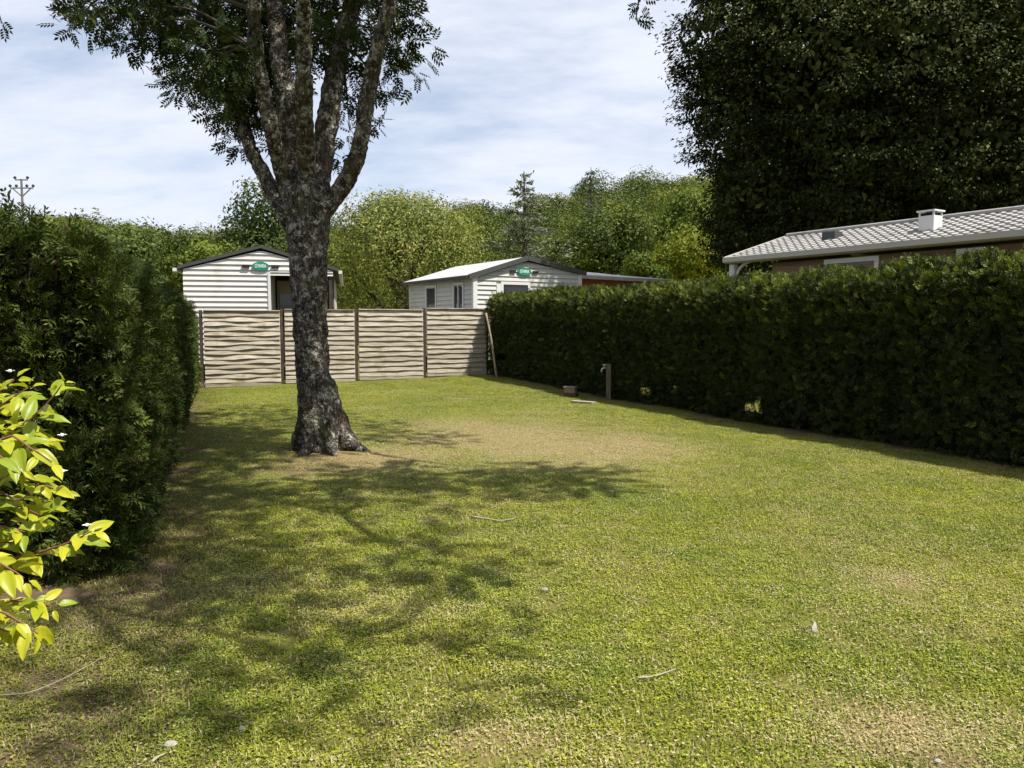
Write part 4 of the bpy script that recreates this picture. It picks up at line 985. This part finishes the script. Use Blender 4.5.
for bi, (px, Yb) in enumerate(brs):
    pl = [np.array([-2.05, 2.05, 0])] + ([P(u, v, Yb + (.12 if i == 0 else 0)) for i, (u, v) in enumerate(px)] if Yb else px)
    st_mb.tube([p - root_p for p in pl], np.linspace(.0065, .0013, len(pl)), 6, sub=3)
    pl = np.array(pl[1:]); sg = np.r_[0, np.cumsum(np.linalg.norm(np.diff(pl, axis=0), axis=1))]; s_ = sg[-1]; kk = 0
    while s_ > sg[-1] * .28:
        p = np.array([np.interp(s_, sg, pl[:, i]) for i in range(3)]); q = np.array([np.interp(s_ - .02, sg, pl[:, i]) for i in range(3)]); d = unit(p - q)
        side_ = unit(np.cross(d, [0, 0, 1])); 
        for sgn in (-1, 1):
            if kk % 2: v_ = side_ * sgn * .9 + d * .6
            else: v_ = np.array([0, -.35, .0]) * sgn + d * .8 + side_ * .2 * sgn
            v_ = v_ + rng.normal(size=3) * .38; v_[2] -= .22
            lp.append(p + unit(v_) * .012); ld.append(v_); ls.append(rng.uniform(.042, .074) * (.62 if kk == 0 else 1))
        kk += 1; s_ -= rng.uniform(.023, .034)
    if bi in (0, 2, 3, 5, 8): fl_pts.append(pl[-1] + np.array([0, -.01, .012]))
lp, ld = np.array(lp), np.array(ld); ref = np.tile([[.25, -.55, .8]], (len(lp), 1)) + rng.normal(size=(len(lp), 3)) * .28
V, F = scatter(*BL, lp - root_p, frames(ld, ref), np.array(ls))
link('leaves', fast_mesh('leaves', V, F), m_lime, sh, smooth=True)
st_mb.build('stems', plain('reddish_stem', (.14, .06, .035), .6, .3, .2, 20), sh, smooth=True)
for u, v in ((62, 436), (63, 472), (87, 526), (26, 562), (10, 372)):
    c_ = P(u, v, 1.78) - root_p; mb = MB()
    for a in range(4):
        ang = a * math.pi / 2 + .4; mb.add([c_, c_ + np.array([math.cos(ang) * .006 - math.sin(ang) * .004, math.sin(ang) * .006 + math.cos(ang) * .004, .004]), c_ + np.array([math.cos(ang) * .011, math.sin(ang) * .011, .003]), c_ + np.array([math.cos(ang) * .006 + math.sin(ang) * .004, math.sin(ang) * .006 - math.cos(ang) * .004, .004])], [(0, 1, 2, 3)])
    mb.tube([c_, c_ + np.array([0, 0, .006])], [.003, .003], 6, sub=1); mb.build('flower', m_white, sh)

# weeds at the foot of the left fence end
for lab, (u, v), n, hh in (('dry tuft of weeds at the foot of the fence beside the left hedge', (199, 389), 60, .26),):
    c_ = G(u, v); rs = np.random.default_rng(5); D = rs.normal(size=(n, 3)) * .45; D[:, 2] = 1
    V, F = scatter(*t_leaf(.07, .01), rs.normal(size=(n, 3)) * np.array([.09, .05, 0]), frames(D), rs.uniform(.4, 1, n) * hh)
    o = link('weed_tuft', fast_mesh('weed_tuft', V, F), leaf_mat('dry_weeds', (.16, .15, .05), (.36, .31, .15)), None); o.location = c_; tag(o, lab, 'weeds')

# ------------------------------------------------------------------ small things by the hedge and on the lawn
c_ = G(571, 397); bx_ = empty('meter_box', c_, R(-20)); tag(bx_, 'small low box with dark base and pale lid at the foot of the right hedge', 'box')
mb = MB(); mb.box(-.14, .14, -.12, .12, -.02, .10); mb.build('box_base', plain('dark_red_brick', (.09, .045, .035), .8, .2, .3, 12), bx_)
mb = MB(); mb.box(-.13, .11, -.11, .10, .10, .21); mb.build('box_body', plain('dull_straw_panel', (.22, .19, .11), .8, .2, .2, 10), bx_)
mb = MB(); mb.box(-.15, .12, -.13, .12, .21, .235); mb.build('lid', plain('grey_lid', (.16, .15, .13), .7, .3, .2, 10), bx_)
c_ = G(585, 404); mb = MB(); mb.box(-.28, .22, -.10, .10, -.02, .045); o = mb.build('stone_slab', plain('pale_stone', (.24, .21, .17), .9, .2, .2, 10)); o.location = c_ + np.array([0, .1, 0]); o.rotation_euler = (0, 0, R(-35)); tag(o, 'flat grey stone slab on the ground beside the small box', 'slab')
c_ = G(609, 401); tp = empty('tap_post', c_ + np.array([0, .12, 0])); tag(tp, 'short wooden post with a small pale tap in front of the right hedge', 'tap post')
ht = float(P(609, 364, c_[1] + .12)[2] - c_[2])
mb = MB(); mb.box(-.045, .045, -.04, .04, -.1, ht); mb.build('post', wood('tap_post_wood', (.10, .085, .06), (.19, .16, .115), (12, 12, 1.2)), tp)
mb = MB(); mb.tube([(-.04, -.02, ht - .09), (-.10, -.05, ht - .08), (-.15, -.06, ht - .11), (-.16, -.06, ht - .17)], [.016, .016, .016, .014], 8); mb.build('spout', plain('pale_metal', (.55, .55, .52), .3, .5, .1, 10, metal=.6), tp)
mb = MB(); mb.tube([(-.10, -.05, ht - .06), (-.10, -.05, ht - .02)], [.008, .008], 6, sub=1); mb.bar((-.14, -.05, ht - .012), (-.06, -.05, ht - .012), .016, .012); mb.build('handle', plain('pale_metal_handle', (.6, .6, .58), .3, .5, .1, 10), tp)

m_tw = plain('bleached_twig', (.27, .235, .17), .8, .2, .2, 30); m_tw2 = plain('dark_twig', (.12, .085, .06), .8, .2, .2, 30); m_rock = plain('pale_stone_chip', (.27, .25, .21), .8, .2, .15, 30)
def twig(label, pix, r_, mat=m_tw, lift=.02):
    pp = [G(u, v) + np.array([0, 0, lift]) for u, v in pix]; o_ = pp[0].copy(); mb = MB(); mb.tube([p - o_ for p in pp], np.linspace(r_, r_ * .45, len(pp)), 6, .1)
    o = mb.build('twig', mat, smooth=True); o.location = o_; tag(o, label, 'twig')
twig('pale bare twig lying on the grass at the lower middle right', [(637, 682), (650, 681), (662, 678), (676, 673)], .006)
twig('short pale twig on the lawn right of the tree shade', [(472, 519), (486, 521), (500, 523), (514, 521)], .010)
twig('thin dry stalk lying across the grass at the lower left', [(0, 700), (30, 697), (60, 685), (85, 672), (105, 660)], .003, lift=.022)
twig('dark curled twig on the grass near the bottom left', [(228, 720), (238, 722), (246, 727), (254, 729)], .005, m_tw2)
twig('broken pale twig beside the white stone at the bottom left edge', [(152, 767), (158, 762), (165, 759)], .007)
def chip(label, u, v, w, name='stone', mat=m_rock, hh=.5, upright=False, cat='stone'):
    c_ = G(u, v); w = w * c_[1] / FPX; rs = np.random.default_rng(int(u)); mb = MB(); n = 7; ring = []
    for lv, (f, z) in enumerate(((.9, -.01), (1, w * hh * .5), (.6, w * hh))):
        for i in range(n): a = 2 * math.pi * i / n; q = w / 2 * f * rs.uniform(.75, 1.15); ring.append((q * math.cos(a), q * math.sin(a) * .7, z))
    fs = [(l * n + i, l * n + (i + 1) % n, (l + 1) * n + (i + 1) % n, (l + 1) * n + i) for l in range(2) for i in range(n)] + [tuple(range(2 * n, 3 * n))]
    mb.add(ring, fs); o = mb.build(name, mat); o.location = c_ + np.array([0, 0, .008]); tag(o, label, cat)
chip('white stone in the grass near the bottom left corner', 171, 748, 15, hh=.3)
chip('small white pebble lying on the lawn left of its centre', 545, 592, 8, hh=.35)
chip('tiny grey pebble at the bottom right where the turf is dry', 938, 764, 9, hh=.3)
chip('tiny pale pebble in the grass below the dark shade patch', 132 + 110, 732, 8)
c_ = G(813, 633); mb = MB(); V, F = BL; o = link('dead_leaf', fast_mesh('dead_leaf', V * .06, F), plain('bleached_leaf', (.36, .34, .30), .7, .2, .1, 20), smooth=True)
o.location = c_ + np.array([0, 0, .0]); o.rotation_euler = (R(70), R(-72), R(20)); tag(o, 'pale dead leaf standing upright in the grass on the right', 'leaf')

# ------------------------------------------------------------------ light, sky, view
sun = bpy.data.objects.new('sun', bpy.data.lights.new('sun', 'SUN')); C.objects.link(sun)
sun.data.energy = 4.8; sun.data.angle = R(.53); sun.data.color = (1, .955, .87)
sun.rotation_euler = Vector(S).to_track_quat('Z', 'Y').to_euler()
w = bpy.data.worlds.new('World'); scene.world = w; w.use_nodes = True; w.node_tree.nodes.clear()
k = NT(w)
sky = k.node('ShaderNodeTexSky', sky_type='NISHITA'); sky.sun_disc = False; sky.sun_elevation = EL; sky.sun_rotation = math.atan2(S[0], S[1]); sky.air_density = 1.0; sky.dust_density = 1.2; sky.ozone_density = 1.2
tc = k.node('ShaderNodeTexCoord').outputs['Generated']
sz = k.node('ShaderNodeSeparateXYZ', {0: tc}); zz = k.math('ADD', k.math('MAXIMUM', sz.outputs[2], 0.0), .22)
cv = k.node('ShaderNodeCombineXYZ', {0: k.math('DIVIDE', sz.outputs[0], zz), 1: k.math('DIVIDE', sz.outputs[1], zz), 2: 0.0}).outputs[0]
mp = k.node('ShaderNodeMapping', {'Vector': cv, 'Rotation': (0, 0, R(28)), 'Scale': (.75, 1.5, 1), 'Location': (1.3, .4, 0)}).outputs[0]
c1 = k.noise(mp, 1.0, 7, .6); c2 = k.noise(mp, 4.0, 7, .65)
cf = k.math('ADD', k.sm(c1, .30, .62), k.math('MULTIPLY', k.math('SUBTRACT', c2, .5), .3), True)
cf = k.math('ADD', k.math('MULTIPLY', cf, .70), .30)
skyc = k.mix(cf, k.mix(1.0, sky.outputs[0], (1.12, 1.12, 1.15), 'MULTIPLY'), (6.4, 6.75, 7.6))
bg = k.node('ShaderNodeBackground', {'Color': skyc, 'Strength': .074}); k.node('ShaderNodeOutputWorld', {'Surface': bg.outputs[0]})
scene.view_settings.view_transform = 'Standard'; scene.view_settings.look = 'None'; scene.view_settings.exposure = 0.9; scene.view_settings.gamma = 1.0
scene.cycles.max_bounces = 6; scene.cycles.transparent_max_bounces = 8; scene.cycles.caustics_reflective = False; scene.cycles.caustics_refractive = False
scene.cycles.use_adaptive_sampling = True; scene.cycles.adaptive_threshold = .012
